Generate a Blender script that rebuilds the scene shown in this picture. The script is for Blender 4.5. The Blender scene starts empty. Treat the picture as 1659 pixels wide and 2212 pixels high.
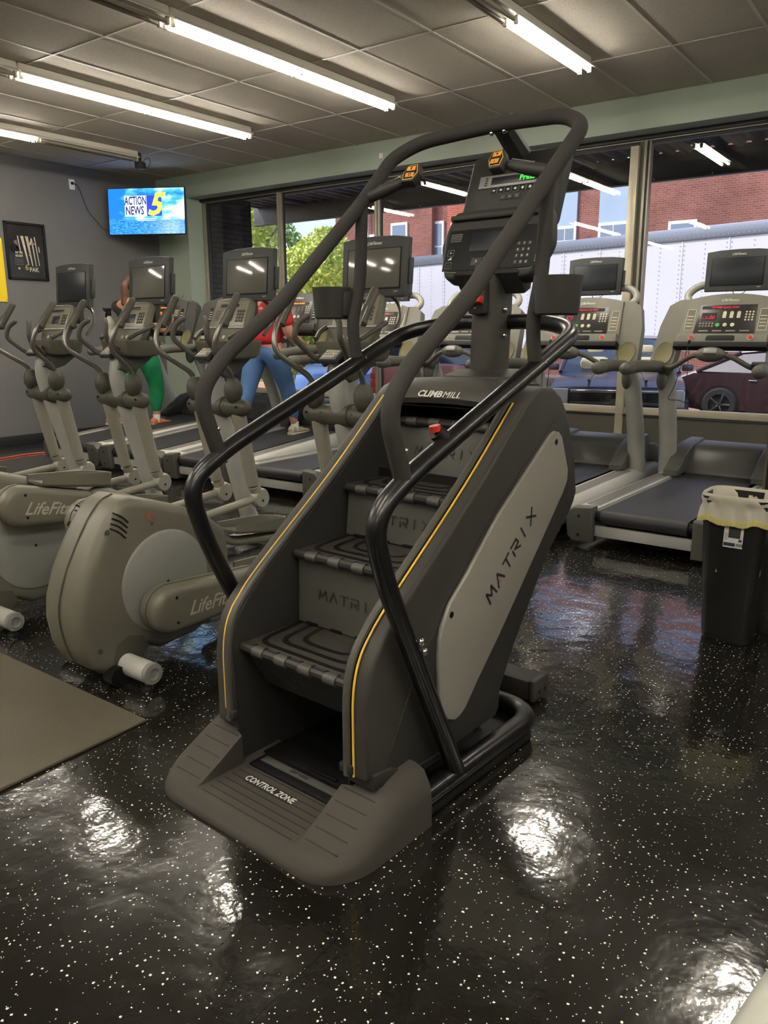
import bpy, bmesh, math, random
from math import sin, cos, pi, radians as R
from mathutils import Vector as V, Matrix
random.seed(7)
SC = bpy.context.scene
COL = SC.collection

# ---------------------------------------------------------------- camera
CAMP = V((0, 0, 1.456))
yaw, pitch, roll = R(-35.973), R(-12.93), R(-0.273)
fw = V((sin(yaw)*cos(pitch), cos(yaw)*cos(pitch), sin(pitch)))
rt = V((cos(yaw), -sin(yaw), 0)); up = rt.cross(fw)
rt2 = rt*cos(roll)+up*sin(roll); up2 = -rt*sin(roll)+up*cos(roll)
cam = bpy.data.cameras.new('camera'); co = bpy.data.objects.new('camera', cam); COL.objects.link(co)
m = Matrix((rt2, up2, -fw)).transposed().to_4x4(); m.translation = CAMP; co.matrix_world = m
cam.sensor_fit = 'HORIZONTAL'; cam.sensor_width = 36; cam.lens = 36*1706.6/1659; cam.clip_start = .02; cam.clip_end = 500
SC.camera = co
# ---------------------------------------------------------------- world, sun, exposure
W = bpy.data.worlds.new('sky'); SC.world = W; W.use_nodes = True
nt = W.node_tree; nt.nodes.clear()
sky = nt.nodes.new('ShaderNodeTexSky'); sky.sky_type = 'NISHITA'; sky.sun_disc = False
sky.sun_elevation = R(48); sky.sun_rotation = R(205); sky.air_density = 1.2; sky.dust_density = 2.0
bg = nt.nodes.new('ShaderNodeBackground'); bg.inputs['Strength'].default_value = 0.13
wo = nt.nodes.new('ShaderNodeOutputWorld')
nt.links.new(sky.outputs[0], bg.inputs[0]); nt.links.new(bg.outputs[0], wo.inputs[0])
sl = bpy.data.lights.new('sun', 'SUN'); sl.energy = 1.45; sl.angle = R(.6); sl.color = (1, .93, .82)
so = bpy.data.objects.new('sun', sl); COL.objects.link(so)
sd = V((-.50, -.52, .80)).normalized()          # towards the sun
so.rotation_euler = sd.to_track_quat('Z', 'Y').to_euler(); so.location = (0, 0, 30)
SC.view_settings.view_transform = 'Standard'; SC.view_settings.look = 'None'
SC.view_settings.exposure = 1.25; SC.view_settings.gamma = 1; SC.view_settings.use_curve_mapping = False
TUBE = 26.0      # emission of the fluorescent tubes

# ---------------------------------------------------------------- materials
MATS = {}
def s2l(c):
    return tuple(((x/255)/12.92 if x/255 <= .04045 else ((x/255+.055)/1.055)**2.4) for x in c)
def mat(name, rgb, rough=.5, metal=0, spec=.5, bump=0, bscale=200, var=0, vscale=8, emit=None, es=1, coat=0, alpha=None, trans=0):
    if name in MATS: return MATS[name]
    m = bpy.data.materials.new(name); m.use_nodes = True; n = m.node_tree; b = n.nodes['Principled BSDF']
    c = (*s2l(rgb), 1); b.inputs['Base Color'].default_value = c
    b.inputs['Roughness'].default_value = rough; b.inputs['Metallic'].default_value = metal
    b.inputs['Specular IOR Level'].default_value = spec; b.inputs['Coat Weight'].default_value = coat
    b.inputs['Coat Roughness'].default_value = .1; b.inputs['Transmission Weight'].default_value = trans
    tc = None
    if bump or var:
        tc = n.nodes.new('ShaderNodeTexCoord')
    if var:
        nz = n.nodes.new('ShaderNodeTexNoise'); nz.inputs['Scale'].default_value = vscale; nz.inputs['Detail'].default_value = 5
        n.links.new(tc.outputs['Object'], nz.inputs['Vector'])
        rp = n.nodes.new('ShaderNodeValToRGB')
        rp.color_ramp.elements[0].position = .3; rp.color_ramp.elements[1].position = .7
        rp.color_ramp.elements[0].color = (*[x*(1-var) for x in c[:3]], 1); rp.color_ramp.elements[1].color = (*[min(1, x*(1+var)) for x in c[:3]], 1)
        n.links.new(nz.outputs[0], rp.inputs[0]); n.links.new(rp.outputs[0], b.inputs['Base Color'])
    if bump:
        nz = n.nodes.new('ShaderNodeTexNoise'); nz.inputs['Scale'].default_value = bscale; nz.inputs['Detail'].default_value = 3
        n.links.new(tc.outputs['Object'], nz.inputs['Vector'])
        bp = n.nodes.new('ShaderNodeBump'); bp.inputs['Strength'].default_value = bump; bp.inputs['Distance'].default_value = .002
        n.links.new(nz.outputs[0], bp.inputs['Height']); n.links.new(bp.outputs[0], b.inputs['Normal'])
    if emit:
        b.inputs['Emission Color'].default_value = (*s2l(emit), 1); b.inputs['Emission Strength'].default_value = es
    MATS[name] = m; return m
def nodes(m):
    n = m.node_tree; return n, n.nodes['Principled BSDF']
def N(n, t, **k):
    x = n.nodes.new(t)
    for a, v in k.items():
        if a.startswith('_'): x.inputs[a[1:].replace('_', ' ')].default_value = v
        else: setattr(x, a, v)
    return x

M_blk = mat('satin_black_paint', (15, 14, 14), .36, 0, .5, coat=.25)
M_foam = mat('matte_grip_foam', (58, 56, 53), .85, 0, .3, bump=.25, bscale=900)
M_char = mat('charcoal_plastic', (64, 62, 57), .5, 0, .4, bump=.15, bscale=1400)
M_char2 = mat('dark_charcoal_plastic', (50, 49, 46), .55, 0, .4, bump=.12, bscale=1400)
M_step = mat('textured_step_plastic', (72, 68, 62), .62, 0, .35, bump=.5, bscale=1600, var=.06, vscale=500)
M_void = mat('black_plastic', (16, 16, 16), .55, 0, .35)
M_silver = mat('silver_panel', (152, 149, 139), .45, .15, .5, bump=.05, bscale=1500)
M_riser = mat('riser_gray_plastic', (80, 79, 73), .45, 0, .45, bump=.08, bscale=900)
M_rib = mat('tread_dark_plastic', (47, 44, 40), .5, 0, .4)
M_yel = mat('yellow_piping', (252, 205, 78), .45)
M_dorng = mat('orange_key', (226, 150, 50), .5)
M_chrome = mat('chrome', (200, 200, 196), .15, 1)
M_red = mat('red_plastic', (200, 50, 32), .4)
M_white = mat('white_print', (225, 223, 214), .6)
M_dprint = mat('dark_print', (38, 37, 35), .6)
M_olive = mat('olive_gray_plastic', (108, 105, 91), .42, 0, .45, bump=.08, bscale=1200, var=.06, vscale=3)
M_olive2 = mat('dark_olive_plastic', (80, 78, 68), .45, 0, .4, bump=.08, bscale=1200)
M_tubeg = mat('silver_gray_tube', (170, 170, 162), .42, .1, .5, var=.06, vscale=6)
M_steel = mat('brushed_steel_tube', (132, 130, 122), .25, .6)
M_disc = mat('gray_disc', (142, 142, 136), .4, .1)
M_gripk = mat('rubber_grip', (82, 79, 68), .6)
M_cons = mat('console_gray_plastic', (118, 116, 105), .5, 0, .4, var=.05, vscale=5)
M_cons2 = mat('console_dark_plastic', (66, 68, 67), .5, 0, .4)
M_scrn = mat('dark_glass_screen', (36, 40, 46), .35, 0, .4)
M_scrn2 = mat('glossy_gray_screen', (104, 102, 92), .12, 0, .8, coat=.8)
M_disp = mat('display_panel', (46, 44, 41), .3)
M_belt = mat('treadmill_belt', (52, 52, 54), .48, 0, .5, bump=.2, bscale=700)
M_deck = mat('deck_white_plastic', (186, 186, 178), .4, var=.04, vscale=5)
M_pad = mat('deck_pad_gray', (128, 124, 120), .6)
M_hood = mat('hood_gray_plastic', (84, 84, 80), .35, 0, .5)
M_rim = mat('dark_gray_cap', (88, 87, 80), .5)
M_ledr = mat('red_led', (230, 30, 50), .5, emit=(200, 20, 40), es=.45)
M_ledo = mat('orange_led', (240, 120, 30), .5, emit=(255, 120, 30), es=1.1)
M_ledg = mat('green_led', (60, 220, 60), .5, emit=(60, 255, 60), es=.8)
M_green = mat('green_key', (70, 180, 80), .5)
M_key = mat('cream_key', (205, 200, 172), .5)
M_gold = mat('cup_liner_olive', (118, 112, 72), .6)
M_cord = mat('black_cord', (14, 14, 14), .5)

# ---------------------------------------------------------------- mesh builder
def fillet(pts, rad, n=6):
    pts = [V(p) for p in pts]; out = [pts[0]]
    for i in range(1, len(pts)-1):
        a, b, c = pts[i-1], pts[i], pts[i+1]
        u, w = a-b, c-b; r = rad[i] if isinstance(rad, (list, tuple)) else rad
        d = min(r, u.length*.48, w.length*.48)
        p, q = b+u.normalized()*d, b+w.normalized()*d
        for k in range(n+1):
            t = k/n; out.append(p*(1-t)**2+b*2*t*(1-t)+q*t*t)
    out.append(pts[-1]); return out
def smoothpath(pts, n=6):
    pts = [V(p) for p in pts]; P = [pts[0]*2-pts[1]]+pts+[pts[-1]*2-pts[-2]]; out = []
    for i in range(1, len(P)-2):
        a, b, c, d = P[i-1:i+3]
        for k in range(n):
            t = k/n
            out.append(.5*((2*b)+(c-a)*t+(2*a-5*b+4*c-d)*t*t+(3*b-a-3*c+d)*t**3))
    out.append(pts[-1]); return out
class B:
    def __init__(s): s.v = []; s.f = []; s.mi = []; s.cur = 0
    def add(s, vs, fs):
        o = len(s.v); s.v += [V(v) for v in vs]; s.f += [tuple(i+o for i in f) for f in fs]; s.mi += [s.cur]*len(fs); return s
    def bm(s, bm, M=None):
        vs = [(M @ v.co if M else v.co.copy()) for v in bm.verts]
        for i, v in enumerate(bm.verts): v.index = i
        fs = [tuple(v.index for v in f.verts) for f in bm.faces]; bm.free(); return s.add(vs, fs)
    def box(s, c, d, bev=0, rot=None, seg=2):
        bm = bmesh.new(); bmesh.ops.create_cube(bm, size=1)
        bmesh.ops.scale(bm, vec=d, verts=bm.verts)
        if bev: bmesh.ops.bevel(bm, geom=bm.edges[:], offset=min(bev, min(d)*.49), segments=seg, affect='EDGES', profile=.5)
        M = Matrix.Translation(c)
        if rot: M = M @ (rot if isinstance(rot, Matrix) else Matrix.Rotation(rot[2], 4, 'Z') @ Matrix.Rotation(rot[1], 4, 'Y') @ Matrix.Rotation(rot[0], 4, 'X'))
        return s.bm(bm, M)
    def prism(s, pts, a, b, ax='x', bev=0, seg=2):
        # polygon pts in the plane normal to ax, extruded a..b
        def mk(p, h):
            return {'x': (h, p[0], p[1]), 'y': (p[0], h, p[1]), 'z': (p[0], p[1], h)}[ax]
        bm = bmesh.new(); n = len(pts)
        A = [bm.verts.new(mk(p, a)) for p in pts]; Bv = [bm.verts.new(mk(p, b)) for p in pts]
        bm.faces.new(A); bm.faces.new(Bv[::-1])
        for i in range(n): bm.faces.new((A[i], A[(i+1) % n], Bv[(i+1) % n], Bv[i]))
        bmesh.ops.recalc_face_normals(bm, faces=bm.faces)
        if bev:
            es = [e for e in bm.edges if (e.verts[0] in A and e.verts[1] in A) or (e.verts[0] in Bv and e.verts[1] in Bv)]
            bmesh.ops.bevel(bm, geom=es, offset=bev, segments=seg, affect='EDGES', profile=.5)
        bmesh.ops.triangulate(bm, faces=[f for f in bm.faces if len(f.verts) > 4])
        return s.bm(bm)
    def tube(s, pts, r, seg=14, caps=True, dome=False, sq=1.0):
        pts = [V(p) for p in pts]; n = len(pts); rr = r if isinstance(r, (list, tuple)) else [r]*n
        if dome:
            d0 = (pts[0]-pts[1]).normalized(); d1 = (pts[-1]-pts[-2]).normalized()
            a = [(cos(t), sin(t)) for t in (pi/2, pi/3, pi/6)]
            pts = [pts[0]+d0*rr[0]*k[1] for k in a]+pts+[pts[-1]+d1*rr[-1]*k[1] for k in a[::-1]]
            rr = [max(rr[0]*k[0], .0005) for k in a]+list(rr)+[max(rr[-1]*k[0], .0005) for k in a[::-1]]; n = len(pts)
        T = []
        for i in range(n):
            t = (pts[min(i+1, n-1)]-pts[max(i-1, 0)]); T.append(t.normalized())
        u = T[0].orthogonal().normalized()
        if abs(T[0].x) < .95:
            u = (V((1, 0, 0))-T[0]*T[0].x).normalized()
        rings = []
        for i in range(n):
            if i: u = (u-T[i]*u.dot(T[i])).normalized()
            w = T[i].cross(u)
            rings.append([pts[i]+(u*cos(2*pi*k/seg)*sq+w*sin(2*pi*k/seg))*rr[i] for k in range(seg)])
        vs = [p for g in rings for p in g]; fs = []
        for i in range(n-1):
            for k in range(seg):
                a, b = i*seg+k, i*seg+(k+1) % seg; fs.append((a, b, b+seg, a+seg))
        if caps: fs.append(tuple(range(seg))[::-1]); fs.append(tuple(range((n-1)*seg, n*seg)))
        return s.add(vs, fs)
    def cyl(s, a, b, r, r2=None, seg=20):
        return s.tube([a, b], [r, r if r2 is None else r2], seg)
    def ball(s, c, r, sc=(1, 1, 1), seg=16, rot=None):
        bm = bmesh.new(); bmesh.ops.create_uvsphere(bm, u_segments=seg, v_segments=max(6, seg*2//3), radius=r)
        M = Matrix.Translation(c) @ (rot or Matrix()) @ Matrix.Diagonal((*sc, 1)); return s.bm(bm, M)
    def lathe(s, prof, c=(0, 0, 0), ax='z', seg=28, sx=1, sy=1):
        vs = []; fs = []
        for r, h in prof:
            for k in range(seg):
                a, b = r*cos(2*pi*k/seg)*sx, r*sin(2*pi*k/seg)*sy
                vs.append(V({'z': (a, b, h), 'x': (h, a, b), 'y': (a, h, b)}[ax])+V(c))
        for i in range(len(prof)-1):
            for k in range(seg):
                a, b = i*seg+k, i*seg+(k+1) % seg; fs.append((a, b, b+seg, a+seg))
        return s.add(vs, fs)
    def loft(s, rings, closed=True, caps=True):
        n = len(rings[0]); vs = [p for g in rings for p in g]; fs = []
        for i in range(len(rings)-1):
            for k in range(n if closed else n-1):
                a, b = i*n+k, i*n+(k+1) % n; fs.append((a, b, b+n, a+n))
        if caps and closed: fs.append(tuple(range(n))[::-1]); fs.append(tuple(range((len(rings)-1)*n, len(rings)*n)))
        return s.add(vs, fs)
    def quad(s, a, b, c, d): return s.add([a, b, c, d], [(0, 1, 2, 3)])
    def make(s, name, mats, par=None, smooth=35, kind=None, label=None, cat=None, group=None, fix=True, M=None, shadow=True):
        me = bpy.data.meshes.new(name); me.from_pydata([tuple(v) for v in s.v], [], s.f)
        if not isinstance(mats, (list, tuple)): mats = [mats]
        for x in mats: me.materials.append(x)
        if len(mats) > 1:
            for p, k in zip(me.polygons, s.mi): p.material_index = k
        if fix:
            bm = bmesh.new(); bm.from_mesh(me); bmesh.ops.recalc_face_normals(bm, faces=bm.faces); bm.to_mesh(me); bm.free()
        if smooth:
            me.shade_smooth(); me.set_sharp_from_angle(angle=R(smooth))
        o = bpy.data.objects.new(name, me); COL.objects.link(o)
        if par: o.parent = par
        if M: o.matrix_local = M
        if kind: o['kind'] = kind
        if label: o['label'] = label
        if cat: o['category'] = cat
        if group: o['group'] = group
        return o
def empty(name, loc, rz=0, label=None, cat=None, group=None, kind=None):
    o = bpy.data.objects.new(name, None); COL.objects.link(o); o.location = loc; o.rotation_euler = (0, 0, rz)
    o.empty_display_size = .1
    if label: o['label'] = label
    if cat: o['category'] = cat
    if group: o['group'] = group
    if kind: o['kind'] = kind
    return o
def copy_tree(o, par=None):
    c = o.copy(); COL.objects.link(c); c.parent = par
    for ch in [x for x in list(bpy.data.objects) if x.parent == o]: copy_tree(ch, c)
    return c
def text(body, size, name, m, par, pos, right=(1, 0, 0), upv=(0, 0, 1), shear=0, ext=.0006, align='CENTER', bold=0, sx=1, kind=None, label=None):
    cu = bpy.data.curves.new(name, 'FONT'); cu.body = body; cu.size = size; cu.shear = shear; cu.extrude = ext
    cu.align_x = align; cu.align_y = 'CENTER'; cu.offset = bold; cu.resolution_u = 2; cu.fill_mode = 'BOTH'
    to = bpy.data.objects.new(name+'_c', cu); me = bpy.data.meshes.new_from_object(to)
    bpy.data.objects.remove(to); bpy.data.curves.remove(cu)
    me.materials.clear(); me.materials.append(m); me.name = name
    o = bpy.data.objects.new(name, me); COL.objects.link(o); o.parent = par
    r = V(right).normalized(); u = V(upv); u = (u-r*u.dot(r)).normalized(); n = r.cross(u)
    M = Matrix((r*sx, u, n)).transposed().to_4x4(); M.translation = V(pos); o.matrix_local = M
    if label: o['label'] = label
    return o
def strokes(lines, w, name, m, par, org, right, upv, scale, h=.0008, off=.0006):
    # letters as thick polylines in a local 2D frame
    r = V(right).normalized(); u = V(upv); u = (u-r*u.dot(r)).normalized(); n = r.cross(u); b = B()
    for ln in lines:
        for (x0, y0), (x1, y1) in zip(ln, ln[1:]):
            a = V((x0, y0)); c = V((x1, y1)); d = (c-a).normalized(); q = V((-d.y, d.x))*w/2; a = a-d*w*.3; c = c+d*w*.3
            P = [a-q, c-q, c+q, a+q]
            lo = [V(org)+(r*p.x+u*p.y)*scale+n*off for p in P]; hi = [p+n*h for p in lo]
            b.add(lo+hi, [(3, 2, 1, 0), (4, 5, 6, 7), (0, 1, 5, 4), (1, 2, 6, 5), (2, 3, 7, 6), (3, 0, 4, 7)])
    return b.make(name, m, par, smooth=0)
def matrix_word(gap=1.45):
    L = []
    def put(k, g): L.extend([[(x+k*gap, y) for x, y in ln] for ln in g])
    put(0, [[(0, 0), (.12, 1), (.5, .35), (.9, 1), (1.05, 0)]])
    put(1, [[(0, 0), (.5, 1), (1, 0)]])
    put(2, [[(0, .95), (1, .95)], [(.5, .95), (.5, 0)]])
    put(3, [[(0, 0), (0, .55)], [(0, .95), (.85, .95), (.95, .5), (.3, .45), (.95, 0)]])
    put(4, [[(.4, 0), (.4, 1)]])
    put(5, [[(0, 0), (.95, 1)], [(0, 1), (.95, 0)]])
    return L
# ================================================================= SETTING
Y0, YF, XL, ZC = 8.165, 8.49, -10.1, 3.64
XR, YB = 5.0, -7.2
M_gray = mat('gray_wall_paint', (108, 106, 104), .6, var=.04, vscale=1.2, bump=.15, bscale=90)
M_gren = mat('pale_green_wall_paint', (164, 176, 158), .55, var=.03, vscale=1.5, bump=.12, bscale=90)
M_dgray = mat('dark_gray_wall_paint', (92, 89, 80), .5, var=.05, vscale=3, bump=.15, bscale=80)
M_part = mat('partition_dark_paint', (50, 48, 44), .35, bump=.2, bscale=40)
M_base = mat('black_vinyl_base', (42, 41, 38), .45)
M_alum = mat('bronze_aluminum_frame', (160, 154, 138), .38, .3, var=.05, vscale=5)
M_alum2 = mat('cream_aluminum_cover', (202, 193, 168), .35, .2, var=.07, vscale=9)
M_dk = mat('dark_frame_gasket', (46, 46, 46), .5)

# glossy rubber floor with white flecks
fm = bpy.data.materials.new('speckled_rubber_floor'); fm.use_nodes = True; n, b = nodes(fm)
tc = N(n, 'ShaderNodeTexCoord')
mp = N(n, 'ShaderNodeMapping'); mp.inputs['Scale'].default_value = (1, 1, 1); n.links.new(tc.outputs['Object'], mp.inputs[0])
def specks(scale, lo, hi, thr, seed):
    nz0 = N(n, 'ShaderNodeTexNoise'); nz0.inputs['Scale'].default_value = 260; n.links.new(mp.outputs[0], nz0.inputs['Vector'])
    ad = N(n, 'ShaderNodeMixRGB', blend_type='ADD'); ad.inputs[0].default_value = .004; n.links.new(mp.outputs[0], ad.inputs[1]); n.links.new(nz0.outputs['Color'], ad.inputs[2])
    mq = N(n, 'ShaderNodeMapping'); mq.inputs['Location'].default_value = (seed, seed*1.7, 0); n.links.new(ad.outputs[0], mq.inputs[0])
    vo = N(n, 'ShaderNodeTexVoronoi', voronoi_dimensions='2D'); vo.inputs['Scale'].default_value = scale
    n.links.new(mq.outputs[0], vo.inputs['Vector'])
    sp = N(n, 'ShaderNodeSeparateColor'); n.links.new(vo.outputs['Color'], sp.inputs[0])
    mr = N(n, 'ShaderNodeMapRange'); mr.inputs['To Min'].default_value = lo; mr.inputs['To Max'].default_value = hi; n.links.new(sp.outputs[1], mr.inputs[0])
    lt = N(n, 'ShaderNodeMath', operation='LESS_THAN'); n.links.new(vo.outputs['Distance'], lt.inputs[0]); n.links.new(mr.outputs[0], lt.inputs[1])
    g = N(n, 'ShaderNodeMath', operation='LESS_THAN'); g.inputs[1].default_value = thr; n.links.new(sp.outputs[0], g.inputs[0])
    mu = N(n, 'ShaderNodeMath', operation='MULTIPLY'); n.links.new(lt.outputs[0], mu.inputs[0]); n.links.new(g.outputs[0], mu.inputs[1])
    return mu
s1 = specks(45, .065, .145, .27, 0); s2 = specks(105, .09, .17, .07, 3.3)
mx = N(n, 'ShaderNodeMath', operation='MAXIMUM'); n.links.new(s1.outputs[0], mx.inputs[0]); n.links.new(s2.outputs[0], mx.inputs[1])
big = N(n, 'ShaderNodeTexNoise'); big.inputs['Scale'].default_value = 1.6; big.inputs['Detail'].default_value = 6; n.links.new(tc.outputs['Object'], big.inputs['Vector'])
cr = N(n, 'ShaderNodeValToRGB'); cr.color_ramp.elements[0].color = (.006, .0055, .0045, 1); cr.color_ramp.elements[1].color = (.017, .0145, .011, 1)
n.links.new(big.outputs[0], cr.inputs[0])
mc = N(n, 'ShaderNodeMixRGB'); n.links.new(mx.outputs[0], mc.inputs[0]); n.links.new(cr.outputs[0], mc.inputs[1]); mc.inputs[2].default_value = (.83, .81, .74, 1)
n.links.new(mc.outputs[0], b.inputs['Base Color'])
rr_ = N(n, 'ShaderNodeMapRange'); rr_.inputs['To Min'].default_value = .11; rr_.inputs['To Max'].default_value = .24; n.links.new(big.outputs[0], rr_.inputs[0])
n.links.new(rr_.outputs[0], b.inputs['Roughness']); b.inputs['Specular IOR Level'].default_value = .55; b.inputs['Coat Weight'].default_value = .75; b.inputs['Coat Roughness'].default_value = .045
w1 = N(n, 'ShaderNodeTexNoise'); w1.inputs['Scale'].default_value = 5.5; w1.inputs['Detail'].default_value = 4
w2 = N(n, 'ShaderNodeTexNoise'); w2.inputs['Scale'].default_value = 60; w2.inputs['Detail'].default_value = 3
n.links.new(tc.outputs['Object'], w1.inputs['Vector']); n.links.new(tc.outputs['Object'], w2.inputs['Vector'])
b1 = N(n, 'ShaderNodeBump'); b1.inputs['Strength'].default_value = .24; b1.inputs['Distance'].default_value = .02
b2 = N(n, 'ShaderNodeBump'); b2.inputs['Strength'].default_value = .2; b2.inputs['Distance'].default_value = .0012
n.links.new(w1.outputs[0], b1.inputs['Height']); n.links.new(w2.outputs[0], b2.inputs['Height']); n.links.new(b1.outputs[0], b2.inputs['Normal']); n.links.new(b2.outputs[0], b.inputs['Normal']); n.links.new(b2.outputs[0], b.inputs['Coat Normal'])
M_floor = fm
fl = empty('floor', (0, 0, 0), kind='structure')
B().box(((XL+XR)/2, (YB+Y0)/2, -.06), (XR-XL+.6, Y0-YB+.7, .1)).make('subfloor', M_void, fl)
x = XL; xs = [XL]
sx0 = -1.07
while sx0-1.22*len(xs) > XL: xs.append(sx0-1.22*len(xs)+1.22)
xs = sorted(set([XL, XR]+[sx0+1.22*k for k in range(-7, 5) if XL < sx0+1.22*k < XR]))
for a, c in zip(xs, xs[1:]):
    B().box(((a+c)/2, (YB+YF)/2, -.005), (c-a-.0012, YF-YB, .01)).make('rubber_strip', M_floor, fl, smooth=0)

def wall(name, c, d, m): return B().box(c, d).make(name, m, smooth=0, kind='structure')
wall('wall_left', (XL-.08, (YB+YF)/2, ZC/2), (.16, YF-YB+.4, ZC+.3), M_gray)
wall('wall_back', ((XL+XR)/2, YB-.08, ZC/2), (XR-XL+.4, .16, ZC+.3), M_gray)
wall('wall_right', (XR+.08, (YB+YF)/2, ZC/2), (.16, YF-YB+.4, ZC+.3), M_gray)
XO0, XO1, ZO0, ZO1 = -9.43, 1.2, .57, 3.34
b = B(); T = .38
b.box(((XL+XO0)/2, Y0+T/2, ZC/2), (XO0-XL, T, ZC+.2)).box(((XO0+XO1)/2, Y0+T/2, (ZO1+ZC+.1)/2), (XO1-XO0, T, ZC+.1-ZO1)).box(((XO1+XR)/2, Y0+T/2, ZC/2), (XR-XO1, T, ZC+.2))
b.make('wall_front', M_gren, smooth=0, kind='structure')
B().box(((XO0+XO1)/2, YF-.02, ZO0/2-.02), (XO1-XO0, .1, ZO0), .002).make('wall_sill', M_dgray, smooth=0, kind='structure')
# partition stub at the right
pt = B().box((.25, 4.16, .6), (1.9, .22, 1.2), .004).make('wall_partition', M_part, smooth=0, kind='structure')
B().box((.25, 4.04, .055), (1.93, .025, .11), .003).make('baseboard_partition', M_base, kind='structure')
B().box((-.703, 4.045, .655), (.012, .02, 1.08), .002).make('trim_1', mat('corner_trim', (120, 112, 100), .35, .6), kind='structure')
B().box((XL+.006, (YB+Y0)/2, .06), (.012, Y0-YB, .12), .003).make('baseboard_left', M_base, kind='structure')
B().box(((XL+XO0)/2, Y0-.006, .06), (XO0-XL, .012, .12), .003).make('baseboard_front', M_base, kind='structure')

# window frame and panes
wn = empty('window_1', (0, YF, 0), kind='structure')
def bar(c, d, m=M_alum, nm='mullion'): B().box((c[0], c[1], c[2]), d, .004).make(nm, m, wn)
bar(((XO0+XO1)/2, 0, ZO0+.035), (XO1-XO0, .09, .07), M_alum2, 'sill_bar'); bar(((XO0+XO1)/2, -.03, ZO0-.005), (XO1-XO0, .12, .012), M_dk, 'gasket')
bar(((XO0+XO1)/2, 0, ZO1-.03), (XO1-XO0, .09, .04), M_alum, 'head_bar'); bar(((XO0+XO1)/2, .01, ZO1-.06), (XO1-XO0, .05, .02), M_dk, 'gasket')
bar(((XO0+XO1)/2, -.02, ZO1-.018), (XO1-XO0, .12, .04), M_dk, 'head_cover')
muls = [-7.88, -6.22, -4.60, -1.02]
bar((XO0+.03, 0, 1.95), (.06, .09, 2.75)); bar((XO0+.075, .005, 1.95), (.02, .05, 2.7), M_dk, 'gasket')
for x in muls:
    bar((x-.012, -.012, 1.95), (.035, .10, 2.75), M_alum); bar((x+.02, .0, 1.95), (.03, .08, 2.75), M_alum); bar((x+.04, .008, 1.95), (.012, .04, 2.7), M_dk, 'gasket')
bar((-2.965, -.03, 1.64), (.085, .12, 3.22), M_alum2); bar((-2.905, 0, 1.95), (.05, .08, 2.75), M_rim); bar((-2.868, -.006, 1.95), (.028, .09, 2.75), M_alum); bar((-2.845, 0, 1.95), (.012, .08, 2.75), M_dk, 'gasket'); bar((-2.828, .005, 1.95), (.02, .08, 2.72), M_alum)
gm = bpy.data.materials.new('window_glass'); gm.use_nodes = True; n = gm.node_tree; n.nodes.remove(n.nodes['Principled BSDF'])
tr = N(n, 'ShaderNodeBsdfTransparent'); tr.inputs[0].default_value = (.92, .90, .95, 1)
gl = N(n, 'ShaderNodeBsdfGlossy'); gl.inputs['Roughness'].default_value = .005
fr = N(n, 'ShaderNodeFresnel'); fr.inputs[0].default_value = 1.75
ms = N(n, 'ShaderNodeMixShader'); n.links.new(fr.outputs[0], ms.inputs[0]); n.links.new(tr.outputs[0], ms.inputs[1]); n.links.new(gl.outputs[0], ms.inputs[2]); n.links.new(ms.outputs[0], n.nodes['Material Output'].inputs[0])
M_glass = gm
ed = [XO0+.06]+[-7.88, -6.22, -4.60, -2.92, -1.02]+[XO1]
for a, c in zip(ed, ed[1:]):
    B().quad((a, .012, ZO0+.06), (c, .012, ZO0+.06), (c, .012, ZO1-.03), (a, .012, ZO1-.03)).make('window_pane', M_glass, wn, smooth=0)

# ---- ceiling: T-bar grid and lay-in panels
M_tile = mat('mineral_fiber_tile', (196, 188, 172), .85, 0, .2, bump=.6, bscale=260, var=.03, vscale=2)
n, b_ = nodes(M_tile)
vo = N(n, 'ShaderNodeTexNoise'); vo.inputs['Scale'].default_value = 120; vo.inputs['Detail'].default_value = 4; tcc = N(n, 'ShaderNodeTexCoord'); mpp = N(n, 'ShaderNodeMapping'); mpp.inputs['Scale'].default_value = (1, .45, 1)
n.links.new(tcc.outputs['Object'], mpp.inputs[0]); n.links.new(mpp.outputs[0], vo.inputs['Vector'])
rp = N(n, 'ShaderNodeValToRGB'); rp.color_ramp.elements[0].position = .32; rp.color_ramp.elements[0].color = (.20, .18, .15, 1); rp.color_ramp.elements[1].position = .40; c0 = s2l((196, 188, 172)); rp.color_ramp.elements[1].color = (*c0, 1)
n.links.new(vo.outputs[0], rp.inputs[0]); n.links.new(rp.outputs[0], b_.inputs['Base Color'])
M_tbar = mat('white_tbar', (206, 200, 186), .5)
ce = empty('ceiling', (0, 0, 0), kind='structure')
B().box(((XL+XR)/2, (YB+YF)/2, ZC+.16), (XR-XL+.4, YF-YB+.5, .1)).make('roof_deck', M_dgray, ce)
gx = [XL]+sorted(-2.2-.6832*k+.6832*0 for k in range(-10, 12) if XL+.05 < -2.2-.6832*k < XR)+[XR]
gy = [YB]+sorted(6.94-1.397*k for k in range(-1, 12) if YB+.05 < 6.94-1.397*k < Y0-.05)+[Y0]
tile_me = {}
for i, (a, c) in enumerate(zip(gx, gx[1:])):
    for j, (d, e) in enumerate(zip(gy, gy[1:])):
        k = (round(c-a, 3), round(e-d, 3))
        if k not in tile_me:
            o = B().box((0, 0, 0), (c-a-.006, e-d-.006, .016), .002, seg=1).make('ceiling_tile', M_tile, ce, smooth=0); tile_me[k] = o.data
        else:
            o = bpy.data.objects.new('ceiling_tile', tile_me[k]); COL.objects.link(o); o.parent = ce
        o.location = ((a+c)/2, (d+e)/2, ZC+.012+random.random()*.003); o.rotation_euler = (random.uniform(-.0015, .0015), random.uniform(-.003, .003), 0)
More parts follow.
